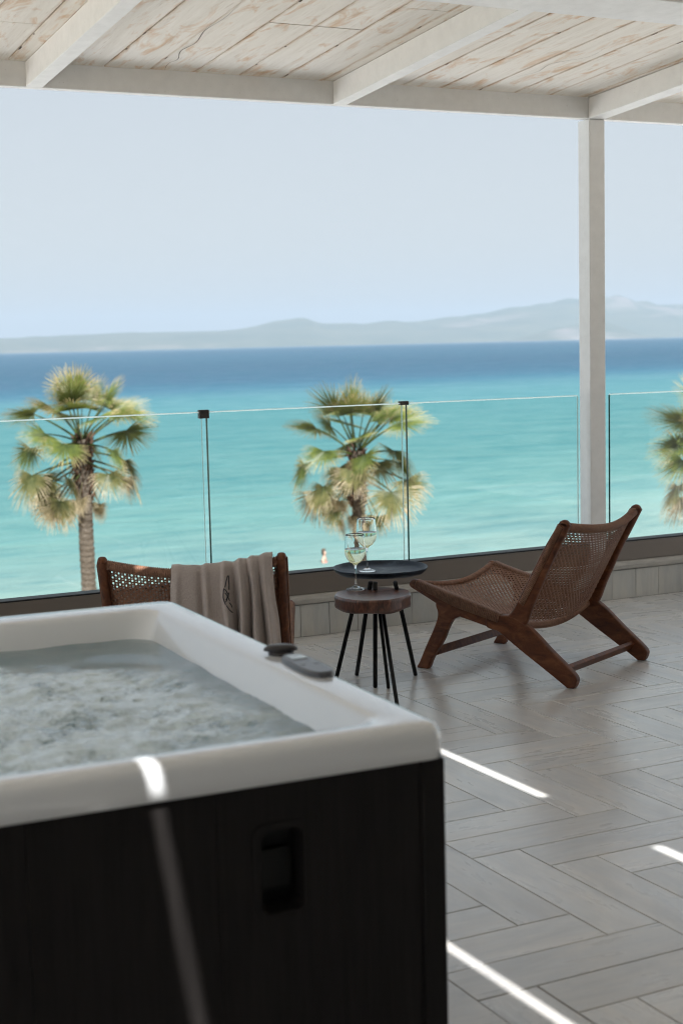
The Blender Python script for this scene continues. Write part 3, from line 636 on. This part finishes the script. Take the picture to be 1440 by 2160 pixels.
# ================================================================== LOUNGE CHAIRS
CW = 0.66
def make_chair():
    root = thing('lounge_chair', cat='chair', group='teak and cane lounge chairs on the terrace')
    # local frame: x = forward, y = across (0 near side .. CW far side, mirrored sign below), z up
    S = -1  # across axis runs to the right when facing forward
    rear = [(-.025, .024), (-.014, .003), (.000, .000), (.018, .000), (.028, .007), (.12, .064), (.223, .126), (.305, .178), (.345, .202), (.395, .214), (.395, .26), (.345, .268), (.285, .272), (.245, .262), (.212, .243), (.167, .212), (.087, .143), (0, .074), (-.026, .045)]
    post = [(.300, .200), (.245, .215), (.209, .243), (.175, .324), (.135, .409), (.097, .488), (.012, .645), (.007, .662), (.015, .677), (.030, .683), (.045, .677), (.056, .664), (.127, .555), (.190, .440), (.240, .350), (.265, .305), (.295, .272), (.345, .25)]
    rail = [(.34, .203), (.40, .216), (.47, .231), (.533, .244), (.60, .262), (.65, .290), (.74, .332), (.776, .348), (.787, .358), (.787, .372), (.776, .383), (.758, .386), (.704, .368), (.60, .342), (.503, .318), (.40, .290), (.34, .272), (.31, .24)]
    front = [(.699, .000), (.676, .044), (.640, .100), (.614, .140), (.590, .192), (.565, .228), (.528, .246), (.515, .268), (.56, .292), (.61, .304), (.645, .300), (.650, .280), (.641, .255), (.645, .222), (.668, .170), (.705, .099), (.738, .030), (.752, .000)]
    th = 0.034
    for side in (0, 1):
        y0 = 0.0 if side == 0 else CW-th
        for nm, poly, dt, cl in (('leg', rear, 0.0, 4), ('leg', front, 0.0012, 4), ('seat_rail', rail, 0.0024, 4), ('back_post', post, 0.0006, 4)):
            if nm == 'leg' : pp = [(p.x, p.y) for p in catmull([(a, c, 0) for a, c in poly], cl)]
            else: pp = [(p.x, p.y) for p in catmull([(a, c, 0) for a, c in poly], cl)]
            pp = [(a, max(0.0, c)) for a, c in pp]
            q = []
            for a, c in pp:
                if not q or (abs(a-q[-1][0])+abs(c-q[-1][1])) > 5e-4: q.append((a, c))
            b = MB(); b.round_prism(q, S*(y0+dt), S*(y0+th-dt), 0.0125 if nm == 'back_post' else 0.0065 if nm == 'leg' else 0.0085); o = b.build(nm, M_teak, root); fixn(o)
    # stretchers
    b = MB(); b.tube([(.050, S*.03, .062), (.050, S*(CW-.03), .062)], .013, 4, .030, (-.75, 0, 1), smooth=False); b.build('stretcher', M_teak, root, bevel=0.003)
    b = MB(); b.tube([(.668, S*.03, .078), (.668, S*(CW-.03), .078)], .011, 4, .025, (0.5, 0, 1), smooth=False); b.build('stretcher', M_teak, root, bevel=0.003)
    # curves of the woven surfaces
    def bar(a0, z0, sag, dirx, dirz, n_=28):
        return [(a0+dirx*sag*math.sin(PI*i/n_), S*(0.017+(CW-0.034)*i/n_), z0+dirz*sag*math.sin(PI*i/n_)) for i in range(n_+1)]
    def wrapped(pts, r, name, pitch=0.0078):
        P_ = catmull(pts, 6, False); b = MB(); dens = [P_[0]]
        acc = 0; out = [P_[0]]
        total = sum((P_[i+1]-P_[i]).length for i in range(len(P_)-1)); n_ = int(total/pitch*4); res = []
        cum = [0]
        for i in range(len(P_)-1): cum.append(cum[-1]+(P_[i+1]-P_[i]).length)
        for k in range(n_+1):
            s = total*k/n_; i = min(len(P_)-2, max(0, int(np.searchsorted(cum, s))-1)); t = (s-cum[i])/max(1e-9, cum[i+1]-cum[i]); res.append(P_[i].lerp(P_[i+1], t))
        rr = [r+(0.0017 if k % 4 in (1, 2) else -0.0012) for k in range(n_+1)]
        b.tube(res, rr, 10, upv=(1, 0, 0.3)); return b.build(name, M_cane, root)
    wrapped(bar(.036, .655, .052, -.75, -.66), .0165, 'top_rail')
    wrapped(bar(.765, .368, .045, -.55, -.85), .0145, 'front_rail')
    wrapped(bar(.262, .236, .042, -.35, -.93), .0135, 'rear_rail')
    def lerp(a, c, t): return a+(c-a)*t
    def seat(a, v):     # a: 0 rear .. 1 front
        x = lerp(.262, .765, a); zs_ = float(np.interp(x, [.262, .34, .40, .503, .60, .704, .765], [.240, .268, .288, .314, .338, .362, .374]))
        bow = math.sin(PI*v)**0.8; sg = 0.052+0.012*math.sin(PI*a)
        return Vector((x-0.02*bow*a*1.0+(-.012)*bow*(1-a), S*(0.024+(CW-0.048)*v), zs_-sg*bow*0.85))
    def back(a, v):     # a: 0 bottom .. 1 top
        x = lerp(.248, .040, a); z = lerp(.262, .652, a); bow = math.sin(PI*v)**0.85; sg = 0.050
        return Vector((x-sg*bow*lerp(.75, .80, a), S*(0.024+(CW-0.048)*v), z-sg*bow*lerp(.75, .62, a)))
    def weave(fn, na, nv, name, hw=0.0036, seed=0):
        b = MB(); e = 1e-3; rg = random.Random(seed)
        def nrm(a, v):
            da = fn(min(1, a+e), v)-fn(max(0, a-e), v); dv = fn(a, min(1, v+e))-fn(a, max(0, v-e)); return dv.cross(da).normalized()
        def ribbon(pts, ns, w, t):
            L = len(pts); vs = []; w0 = w
            for i, p in enumerate(pts):
                tg = (pts[min(i+1, L-1)]-pts[max(i-1, 0)]).normalized(); sd = tg.cross(ns[i]).normalized(); w = w0*(1+0.45*noise.noise(p*14+Vector((seed*9, 0, 0))))
                vs += [p-sd*w, p+ns[i]*t, p+sd*w, p-ns[i]*t]
            b.add(vs, [(i*4+k, i*4+(k+1) % 4, i*4+4+(k+1) % 4, i*4+4+k) for i in range(L-1) for k in range(4)], False)
        A = 0.0024
        for j in range(nv):
            v = (j+.5)/nv+rg.uniform(-.0012, .0012); pts = []; ns = []
            for i in range(na+1):
                a = min(1, max(0, i/na)); nn = nrm(a, v); pts.append(fn(a, v)+nn*A*(1 if (i+j) % 2 else -1)); ns.append(nn)
            ribbon(pts, ns, hw*(rg.uniform(.70, 1.15) if j % 6 else 1.35), 0.0012)
        for i in range(na):
            a = (i+.5)/na+rg.uniform(-.0015, .0015); pts = []; ns = []
            for j in range(nv+1):
                v = min(1, max(0, j/nv)); nn = nrm(a, v); pts.append(fn(a, v)+nn*A*(1 if (i+j) % 2 else -1)); ns.append(nn)
            ribbon(pts, ns, hw*(rg.uniform(.85, 1.2)+.5*max(0, noise.noise(Vector((i*.35, seed, 0))))), 0.0012)
        return b.build(name, M_cane, root, kind='stuff')
    weave(seat, 42, 50, 'seat_weave', .0038, 1); weave(back, 36, 52, 'back_weave', .0038, 2)
    # cane wrapped over the seat rails and the back posts
    for side in (0, 1):
        y0 = 0.0 if side == 0 else CW-th; b = MB()
        for i in range(50):
            x = .335+(.745-.335)*i/49; c = (math.interp(x) if False else float(np.interp(x, [.335, .40, .503, .60, .704, .745], [.271, .290, .318, .342, .368, .381])))
            lo = float(np.interp(x, [.335, .40, .533, .60, .65, .745], [.240, .254, .284, .306, .325, .350]))
            e = .0022; sl_ = -.24
            pts = [(x+sl_*(lo-c), S*(y0-e), lo), (x, S*(y0-e), c-.004), (x, S*(y0+.005), c+e), (x, S*(y0+th-.005), c+e), (x, S*(y0+th+e), c-.004), (x+sl_*(lo-c), S*(y0+th+e), lo)]
            b.tube(pts, .0031, 5, .0036, (1, 0, .2))
        b.build('rail_wrap', M_cane, root, kind='stuff'); b = MB()
        for i in range(50):
            t = i/49; x = .222+(.036-.222)*t; z = .325+(.652-.325)*t
            e = .0022; dx, dz = .020, .0105    # half-width of the post, square to its length
            cx, cz = x-.020*(1-t)*0.2, z
            f_ = (cx+dx*.9, cz+dz*.9); r_ = (cx-dx*.25, cz-dz*.25)
            pts = [(r_[0], S*(y0-e), r_[1]), (f_[0]-.003, S*(y0-e), f_[1]), (f_[0]+.0015, S*(y0+.005), f_[1]+.001), (f_[0]+.0015, S*(y0+th-.005), f_[1]+.001), (f_[0]-.003, S*(y0+th+e), f_[1]), (r_[0], S*(y0+th+e), r_[1])]
            b.tube(pts, .0029, 5, .0036, (-.5, 0, 1))
        b.build('post_wrap', M_cane, root, kind='stuff')
    return root, back
chair1, back_fn = make_chair()
chair1.location = (3.447, 4.862, 0); chair1.rotation_euler = (0, 0, math.radians(115.6))
chair1['label'] = 'empty teak lounge chair with woven cane seat standing right of the side tables'
chair2 = copy_tree(chair1)
CH2 = Vector((1.536, 4.978, 0)); A2 = math.radians(63.6)
chair2.location = CH2; chair2.rotation_euler = (0, 0, A2)
chair2['label'] = 'teak and cane lounge chair with a taupe towel over its back, behind the hot tub'

# towel over the back of chair 2 (chair local space, placed at the chair)
tw = thing('towel', CH2, A2, 'taupe terry towel with dark embroidery draped over the back of the left chair', 'towel')
def towel_pt(s, t):   # s across 0..1 ; t along: 0 rear hem (seen) .. 1 front hem
    # gather: top is bunched, bottom spreads
    v0, v1 = 0.262, 0.610
    hang = 0.50
    L1 = hang; Lf = 0.32
    d = t*(L1+0.045+Lf)
    down = max(0.0, (L1-d)); 
    k = down/L1
    v = v0+(v1-v0)*s
    spread = 0.055*k*(s-0.12)
    y = v*1.0*CW/0.66+spread
    vv = min(1, max(0, (v-.017)/(CW-.034)))
    bow = math.sin(PI*vv)
    rx = .036-.75*.052*bow; rz = .655-.66*.052*bow
    R_ = 0.0225
    # fold profile: sum of uneven pleats, deeper away from the rail
    ph = s+0.03*k*math.sin(9*s)
    fold = 0.0
    for c, w_, a in ((.055, .03, .6), (.30, .045, -.9), (.345, .028, 1.1), (.52, .022, 1.0), (.605, .035, -1.5), (.67, .024, 1.2), (.755, .024, -1.0), (.80, .022, 1.1), (.875, .02, -.8), (.93, .026, .9)):
        fold += a*math.exp(-((ph-c)/w_)**2)
    amp = 0.011+0.038*min(1, k*2.0)
    lean = 0.0
    jit = 0.004*noise.noise(Vector((s*5, t*6, 2)))
    if d < L1:      # rear hanging part
        x = rx-R_-0.030*k*0.4-fold*amp*0.8-0.006; z = rz-down
        x += -0.03*k
        z += 0.0
    elif d < L1+0.045:
        a = (d-L1)/0.045*PI; x = rx-R_*math.cos(a); z = rz+R_*math.sin(a)+0.002+(fold+1)*0.0035+0.008*max(0, s-.3)
        x += -fold*0.004*(1-(d-L1)/0.045)-0.006*math.cos(a)
    else:
        dd = d-L1-0.045; x = rx+R_+0.006+0.30*dd+fold*0.006; z = rz-dd*0.93
    return Vector((x+jit, -(y+jit+0.006*noise.noise(Vector((s*4, t*5, 9)))), z))
b = MB(); ns_, nt_ = 150, 110
for j in range(nt_+1):
    for i in range(ns_+1): b.v.append(tuple(towel_pt(i/ns_, j/nt_)))
for j in range(nt_):
    for i in range(ns_): k = j*(ns_+1)+i; b.f.append([k, k+1, k+ns_+2, k+ns_+1]); b.m.append(0); b.sm.append(True)
o = b.build('cloth', M_towel, tw); md = o.modifiers.new('thick', 'SOLIDIFY'); md.thickness = 0.006; md.offset = 0
# embroidered emblem strokes
def st(s, dn): dn = dn*0.62-0.008; s = .545+(s-.545)*.55; t = (0.50-dn)/(0.50+0.045+0.32); return towel_pt(s, t)
b = MB()
def strokes(lst, r=.0019):
    for pl in lst:
        pts = []
        for (s0, d0), (s1, d1) in zip(pl[:-1], pl[1:]):
            for q in range(7): pts.append((s0+(s1-s0)*q/6, d0+(d1-d0)*q/6))
        P_ = []
        for s, d in pts:
            p = st(s, d); e = 1e-3; n_ = (st(s+e, d)-st(s-e, d)).cross(st(s, d+e)-st(s, d-e)).normalized()
            if n_.x > 0: n_ = -n_
            P_.append(p+n_*0.0042)
        b.tube(P_, r, 5, 0.0012, (1, 0, 0))
strokes([[(.555, .035), (.528, .065), (.512, .095)], [(.57, .035), (.574, .085), (.568, .115)], [(.512, .105), (.552, .140), (.515, .175)], [(.512, .125), (.540, .148), (.515, .165)],
         [(.505, .100), (.500, .150), (.512, .190)], [(.515, .195), (.545, .225), (.582, .245)], [(.55, .185), (.575, .20), (.582, .215)], [(.562, .13), (.545, .155), (.56, .175)]])
b.build('embroidery', M_thread, tw)

# ================================================================== SIDE TABLES
slab = thing('side_table', (2.71, 5.15, 0), 0, 'low side table with a thick dark wood slab top on three black legs', 'side table')
ZS = 0.42
b = MB(); nA = 72; R_ = []
def srad(a):
    r = 0.150+0.007*math.sin(2*a+.6)+0.004*math.sin(3*a+1)+0.0016*math.sin(7*a)+0.0012*math.sin(11*a+2)
    return r
for (sc_, z) in ((.90, -.056), (.985, -.052), (1.0, -.040), (.985, -.026), (1.005, -.012), (.995, -.003), (.975, 0)):
    R_.append([((srad(2*PI*i/nA)*sc_+0.0015*noise.noise(Vector((4*math.cos(2*PI*i/nA), 4*math.sin(2*PI*i/nA), z*30))))*math.cos(2*PI*i/nA), (srad(2*PI*i/nA)*sc_)*1.08*math.sin(2*PI*i/nA), ZS+z+(0.003*math.sin(5*2*PI*i/nA) if z < -.05 else 0)) for i in range(nA)])
b.mi = 1; b.add([p for r in R_ for p in r], [(i*nA+k, i*nA+(k+1) % nA, (i+1)*nA+(k+1) % nA, (i+1)*nA+k) for i in range(6) for k in range(nA)], True)
b.add(R_[0], [tuple(range(nA-1, -1, -1))]); b.mi = 0; b.add(R_[-1], [tuple(range(nA))])
b.build('top', [M_slabtop, M_bark], slab)
b = MB()
for pts, w_ in ((((.146, .045), (.10, .036), (.05, .03), (.01, .025)), .004), (((-.06, .01), (-.02, .02), (.03, .012)), .0022), (((.14, .02), (.09, .018), (.05, .02)), .0025)):
    P_ = catmull([(x, y, ZS+.0004) for x, y in pts], 5, False); vs = []; L = len(P_)
    for i, p in enumerate(P_): s_ = w_*(1-i/L*.8); vs += [(p.x, p.y-s_, p.z), (p.x, p.y+s_, p.z)]
    b.add(vs, [(2*i, 2*i+1, 2*i+3, 2*i+2) for i in range(L-1)])
b.build('crack', mat('slab_crack', (0.008, 0.004, 0.003), 0.8), slab)
def leg(par, org, top, foot, r, z1):
    b = MB(); t = Vector((*top, z1))-Vector(org); f = Vector((*foot, 0.0))-Vector(org); d = (t-f).normalized()
    b.tube([f, f+d*.004, f+d*.006, t], [r*.8, r*.98, r, r], 14); return b.build('leg', M_black, par)
O1 = (2.71, 5.15, 0)
leg(slab, O1, (2.625, 5.17), (2.640, 5.345), .0088, ZS-.045) if False else None
def top_from_px(x, y, z):
    q = (rt*((x-720)/F_PX)-up*((y-1080)/F_PX)+fw); t = (z-EYE)/q.z; return (q.x*t, q.y*t)
def pxleg(par, org, ptop, pfoot, zt, r):
    tp = top_from_px(*ptop, zt); ft = top_from_px(*pfoot, 0.0); return leg(par, org, tp, ft, r, zt)
pxleg(slab, O1, (746, 1276), (704, 1452), ZS-.048, .0085)
pxleg(slab, O1, (798, 1272), (819, 1452), ZS-.048, .0072)
pxleg(slab, O1, (805, 1276), (841, 1512), ZS-.048, .0078)
tray = thing('tray_table', (2.89, 5.42, 0), 0, 'round blackened metal tray table on three black legs behind the slab table', 'side table')
ZT = 0.465; b = MB(); RT = 0.190
prof = [(0, -.006), (.10, -.0062), (RT-.02, -.005), (RT-.006, .002), (RT+.002, .012), (RT+.006, .0135), (RT+.007, .011), (RT-.001, -.002), (RT-.014, -.012), (.10, -.013), (0, -.013)]
b.lathe(prof, 72, (0, 0, ZT))
o = b.build('tray', M_tray, tray)
for v_ in o.data.vertices:
    a = math.atan2(v_.co.y, v_.co.x); r_ = math.hypot(v_.co.x, v_.co.y); v_.co.z += 0.0008*math.sin(3*a+1)*(r_/RT)**2+0.0004*math.sin(11*a)*(r_/RT)**6
O2 = (2.89, 5.42, 0)
pxleg(tray, O2, (781, 1228), (752, 1424), ZT-.012, .0088); pxleg(tray, O2, (791, 1228), (791, 1450), ZT-.012, .0092); pxleg(tray, O2, (833, 1228), (876, 1424), ZT-.012, .0088)
b = MB(); b.lathe([(0, -.013), (.07, -.013), (.07, -.019), (0, -.019)], 32, (0, 0, ZT-.0005)); b.build('mounting_plate', M_black, tray)

# ================================================================== WINE GLASSES
def make_glass():
    root = thing('wine_glass', cat='glass', group='two glasses of white wine on the side tables')
    outp = [(0, 0.0), (.038, 0.0), (.0385, .0015), (.036, .0030), (.020, .0075), (.008, .013), (.0045, .022), (.0038, .045), (.0040, .080), (.0055, .097), (.012, .1045), (.024, .112), (.034, .1245), (.0405, .140), (.0432, .156), (.0428, .172), (.0405, .195), (.0375, .218), (.0368, .2225)]
    inp = [(.0358, .2225), (.0366, .218), (.0395, .195), (.0418, .172), (.0421, .156), (.0394, .1405), (.0328, .1262), (.0225, .1142), (.010, .1075), (0, .1055)]
    b = MB(); b.lathe(outp+inp, 40, (0, 0, 0)); b.build('glass_bowl', M_wineglass, root)
    wp = [(0, .1052), (.0101, .1073), (.0227, .1140), (.0330, .1260), (.0396, .1403), (.04235, .156), (.0426, .1635), (.0424, .1645), (.0412, .1640), (0, .1640)]
    b = MB(); b.lathe(wp, 40, (0, 0, 0)); b.build('wine', M_wine, root)
    return root
g1 = make_glass(); g1.location = (2.702, 5.280, ZS+.0005); g1['label'] = 'half-full white wine glass on the dark wood slab table'
g2 = copy_tree(g1); g2.location = (2.845, 5.452, ZT-.0055); g2.rotation_euler = (0, 0, 1.1); g2['label'] = 'half-full white wine glass on the black tray table'

# ================================================================== PALMS
def frond_mesh(elev, kind, seed, Lp=0.80, R=0.60):
    rg = random.Random(seed); b = MB(); tips = []
    e = math.radians(elev)
    # petiole
    pts = []; d0 = Vector((math.cos(e), 0, math.sin(e))); p = Vector((0, 0, 0)); N_ = 7
    dirv = d0.copy()
    for i in range(N_): pts.append(p.copy()); p = p+dirv*Lp/(N_-1); dirv = (dirv+Vector((0, 0, -0.05))).normalized()
    b.tube(pts, [.022-.010*i/(N_-1) for i in range(N_)], 6, [.012-.005*i/(N_-1) for i in range(N_)], (0, 1, 0)); tips += [0.10]*len(b.v)
    hub = pts[-1]; dn = math.radians(float(np.interp(elev, [-80, -52, -28, 0, 36, 60, 85], [4, 24, 56, 52, 34, 10, -6]))+rg.uniform(-8, 8))
    fwd = dirv.normalized(); fwd = (Matrix.Rotation(dn, 3, 'Y') @ fwd).normalized(); roll = math.radians(rg.uniform(-58, 58))
    side = (Matrix.Rotation(roll, 3, fwd) @ Vector((0, 1, 0))).normalized(); nor = fwd.cross(side)
    if nor.z < 0 and abs(elev) < 70: nor = -nor
    nseg = 34; spread = math.radians(104)
    steps = 8
    for k in range(nseg):
        a = -spread+2*spread*(k+.5)/nseg+rg.uniform(-.02, .02); da = spread/nseg
        Lk = R*(0.72+0.28*math.cos(a*0.75))*rg.uniform(.88, 1.05)*(0.85 if kind == 2 else 1)
        dd = (fwd*math.cos(a)+side*math.sin(a)).normalized(); cross = (fwd*-math.sin(a)+side*math.cos(a)).normalized()
        droop = {0: 0.55, 1: 1.5, 2: 2.4}[kind]*rg.uniform(.6, 1.4)
        p = hub.copy(); d = (dd+nor*0.20*(1-abs(a)/spread)).normalized(); vs = []; st_ = Lk/steps
        for i in range(steps+1):
            t = i/steps
            wd = (math.tan(da)*t*Lk*1.04 if t < 0.36 else math.tan(da)*0.36*Lk*1.04*(1-((t-.36)/.64)**1.3)*1.0)+0.0018
            fold = wd*0.55
            vs += [p-cross*wd, p+nor*fold, p+cross*wd]; tips += [t*rg.uniform(.92, 1.05)]*3
            g = droop*(0.02+0.9*max(0, t-.45)**1.3)*0.34
            d = (d+Vector((rg.uniform(-.02, .02), rg.uniform(-.02, .02), -g))).normalized(); p = p+d*st_
        fs = []
        for i in range(steps): fs += [(i*3, i*3+1, i*3+4, i*3+3), (i*3+1, i*3+2, i*3+5, i*3+4)]
        b.add(vs, fs, False)
    me = b.mesh('frond', M_frond[kind]); at = me.attributes.new('tip', 'FLOAT', 'POINT'); at.data.foreach_set('value', tips); return me
FM = {}
def fm(elev, kind, s):
    key = (round(elev/12)*12, kind, s % 4)
    if key not in FM: FM[key] = frond_mesh(key[0], kind, hash(key) % 1000 if False else int(key[0]*7+kind*31+key[2]*97)+900)
    return FM[key]
def palm(x, y, ztop, zhub, skirt, R, seed, label, base=-6.1, thin=0.1):
    rg = random.Random(seed)
    pt = thing('palm_tree', (x, y, base), 0, label, 'palm tree', 'fan palms on the beach below the terrace')
    # trunk with ringed, rough surface
    H_ = zhub-base; b = MB(); n_ = 26; rows = int(H_/0.055); prev = None
    for i in range(rows+1):
        t = i/rows; r = (0.135+0.03*math.exp(-t*6))*(1 if t < .8 else 1-.15*(t-.8)/.2); cx = 0.05*math.sin(t*2.2+seed); cy = 0.04*math.sin(t*3+seed)
        for k in range(n_):
            a = 2*PI*k/n_; rr = r*(1+0.10*noise.noise(Vector((math.cos(a)*3, math.sin(a)*3, i*0.55+seed)))+(0.05 if i % 2 else -0.03))
            b.v.append((cx+rr*math.cos(a), cy+rr*math.sin(a), t*H_))
    for i in range(rows):
        for k in range(n_): b.f.append([i*n_+k, i*n_+(k+1) % n_, (i+1)*n_+(k+1) % n_, (i+1)*n_+k]); b.m.append(0); b.sm.append(False)
    b.build('trunk', M_trunk, pt)
    tx, ty = 0.05*math.sin(2.2+seed), 0.04*math.sin(3+seed)
    # woody leaf bases around the top of the trunk
    b = MB()
    for i in range(90):
        a = i*2.399; z = H_-1.15+1.2*i/90; r = 0.125
        o0 = Vector((tx+r*math.cos(a), ty+r*math.sin(a), z)); d = Vector((math.cos(a)*.5, math.sin(a)*.5, 1)).normalized(); L = rg.uniform(.10, .22)
        b.tube([o0, o0+d*L*.6, o0+d*L+Vector((math.cos(a), math.sin(a), 0))*.03], [.045, .030, .008], 5, [.014, .010, .004], (math.cos(a+PI/2), math.sin(a+PI/2), 0))
    b.build('leaf_bases', M_boot, pt)
    s = R/1.40
    def put(n0, elev, kind, dz, sc0, jit=10, ph=0.0, only=None):
        for i in range(n0):
            a = 2*PI*(i+ph)/n0+rg.uniform(-.34, .34)
            if rg.random() < thin: continue
            me = fm(elev+rg.uniform(-jit, jit), kind, rg.randint(0, 3)); q = s*sc0*rg.uniform(.80, 1.14)
            inst('frond', me, pt, (tx+.06*math.cos(a), ty+.06*math.sin(a), H_+dz*s+rg.uniform(-.04, .04)), (rg.uniform(-.08, .08), rg.uniform(-.08, .08), a), (q, q, q))
    put(4, 82, 0, 0.06, .86, 6, .2); put(7, 60, 0, 0.03, .94, 11, .5); put(9, 40, 0, -.02, 1.02, 15, .1); put(7, 14, 0, -.08, 1.02, 15, .6)
    put(3, 50, 0, .04, .70, 12, .9); put(5, -10, 1, -.22, .96, 9, .3)
    if skirt: put(5, -14, 1, -.36, 1.0, 10, .8); put(4, -22, 2, -.46, 1.0, 12, .3); put(4, -34, 1, -.58, .90, 12, .4); put(3, -50, 2, -.66, .74, 12, .1); put(5, -74, 2, -.74, .58, 8, .6)
    return pt
palm(8.20, 27, 1.26, -0.24, True, 1.56, 3, 'tall fan palm behind the glass left of the towel chair')
palm(13.92, 27, .75, -0.76, True, 1.68, 8, 'fan palm seen above the wine glasses', thin=.28)
palm(19.75, 22.5, .4, -0.95, True, 1.75, 14, 'fan palm cut by the right edge, beside the pergola post')

# ================================================================== SWIMMER
def person():
    me = bpy.data.meshes.new('person')
    V = [(0, 0, .95), (0, 0, 1.10), (0, 0, 1.27), (0, 0, 1.40), (0, 0, 1.48), (0, -.01, 1.57), (0, -.01, 1.68), (.09, 0, .93), (.11, .01, .50), (.11, .03, .08), (-.09, 0, .93), (-.11, .01, .50), (-.11, .03, .08),
         (.10, 0, 1.385), (.185, .01, 1.36), (.25, -.04, 1.13), (.13, -.17, 1.05), (.05, -.22, 1.10), (-.10, 0, 1.385), (-.185, .01, 1.36), (-.26, -.03, 1.13), (-.16, -.16, 1.00), (-.07, -.21, 1.02)]
    E = [(0, 1), (1, 2), (2, 3), (3, 4), (4, 5), (5, 6), (0, 7), (7, 8), (8, 9), (0, 10), (10, 11), (11, 12), (3, 13), (13, 14), (14, 15), (15, 16), (16, 17), (3, 18), (18, 19), (19, 20), (20, 21), (21, 22)]
    me.from_pydata(V, E, []); rad = [(.14, .10), (.12, .09), (.145, .105), (.10, .08), (.052, .055), (.078, .092), (.062, .078), (.09, .09), (.065, .065), (.045, .05), (.09, .09), (.065, .065), (.045, .05), (.07, .06), (.055, .055), (.042, .042), (.033, .033), (.03, .02), (.07, .06), (.055, .055), (.042, .042), (.033, .033), (.03, .02)]
    o = link(bpy.data.objects.new('person', me)); me.materials.append(M_skin)
    o.modifiers.new('skin', 'SKIN')
    for i, r in enumerate(rad): me.skin_vertices[0].data[i].radius = r
    me.skin_vertices[0].data[0].use_root = True
    sd = o.modifiers.new('sub', 'SUBSURF'); sd.levels = 2; sd.render_levels = 2
    for p in me.polygons: p.use_smooth = True
    return o
pr = person(); tag(pr, 'bather standing chest-deep in the shallow sea beside the wine glasses', 'person')
pr.location = (23.6, 48.6, SEA-1.22); pr.rotation_euler = (0, 0, math.radians(48)); pr.scale = (.9, .9, .98)
b = MB(); prof = [(.0, .128), (.05, .120), (.085, .085), (.098, .035), (.096, -.02), (.085, -.085), (.07, -.13)]
vs = []
for r, z in prof:
    for k in range(20):
        a = 2*PI*k/20; fr_c = 0.62 if math.sin(a) < -0.2 and z < .06 else 1.0
        vs.append((r*.92*math.cos(a), r*1.05*math.sin(a)*fr_c+.012, 1.645+z))
b.add(vs, [(i*20+k, i*20+(k+1) % 20, (i+1)*20+(k+1) % 20, (i+1)*20+k) for i in range(6) for k in range(20) if not (math.sin(2*PI*(k+.5)/20) < -.45 and i >= 3)], True)
b.build('hair', M_hair, pr)
b = MB(); b.tube([(-.15, -.01, 1.235), (-.10, -.10, 1.245), (0, -.122, 1.235), (.10, -.10, 1.245), (.15, -.01, 1.235), (.10, .10, 1.235), (0, .118, 1.235), (-.10, .10, 1.235)], .012, 8, .035, (0, 0, 1), closed=True)
b.build('swimsuit', M_bikini, pr)

# ================================================================== HAZE (the air over the bay)
hz = MB(); hz.box((-9500, -150, SEA-3.5), (25000, 27000, 640))
M_haze = bpy.data.materials.new('haze'); M_haze.use_nodes = True; n = N(M_haze); n.nt.nodes.remove(n.p)
pv = n.n('VolumePrincipled'); pv.inputs['Color'].default_value = (0.42, 0.505, 0.595, 1); pv.inputs['Density'].default_value = 6.2e-5; pv.inputs['Anisotropy'].default_value = 0.0
n.l(pv.outputs[0], n.out.inputs['Volume'])
hz.build('haze', M_haze, kind='stuff', label='sea haze in the air')
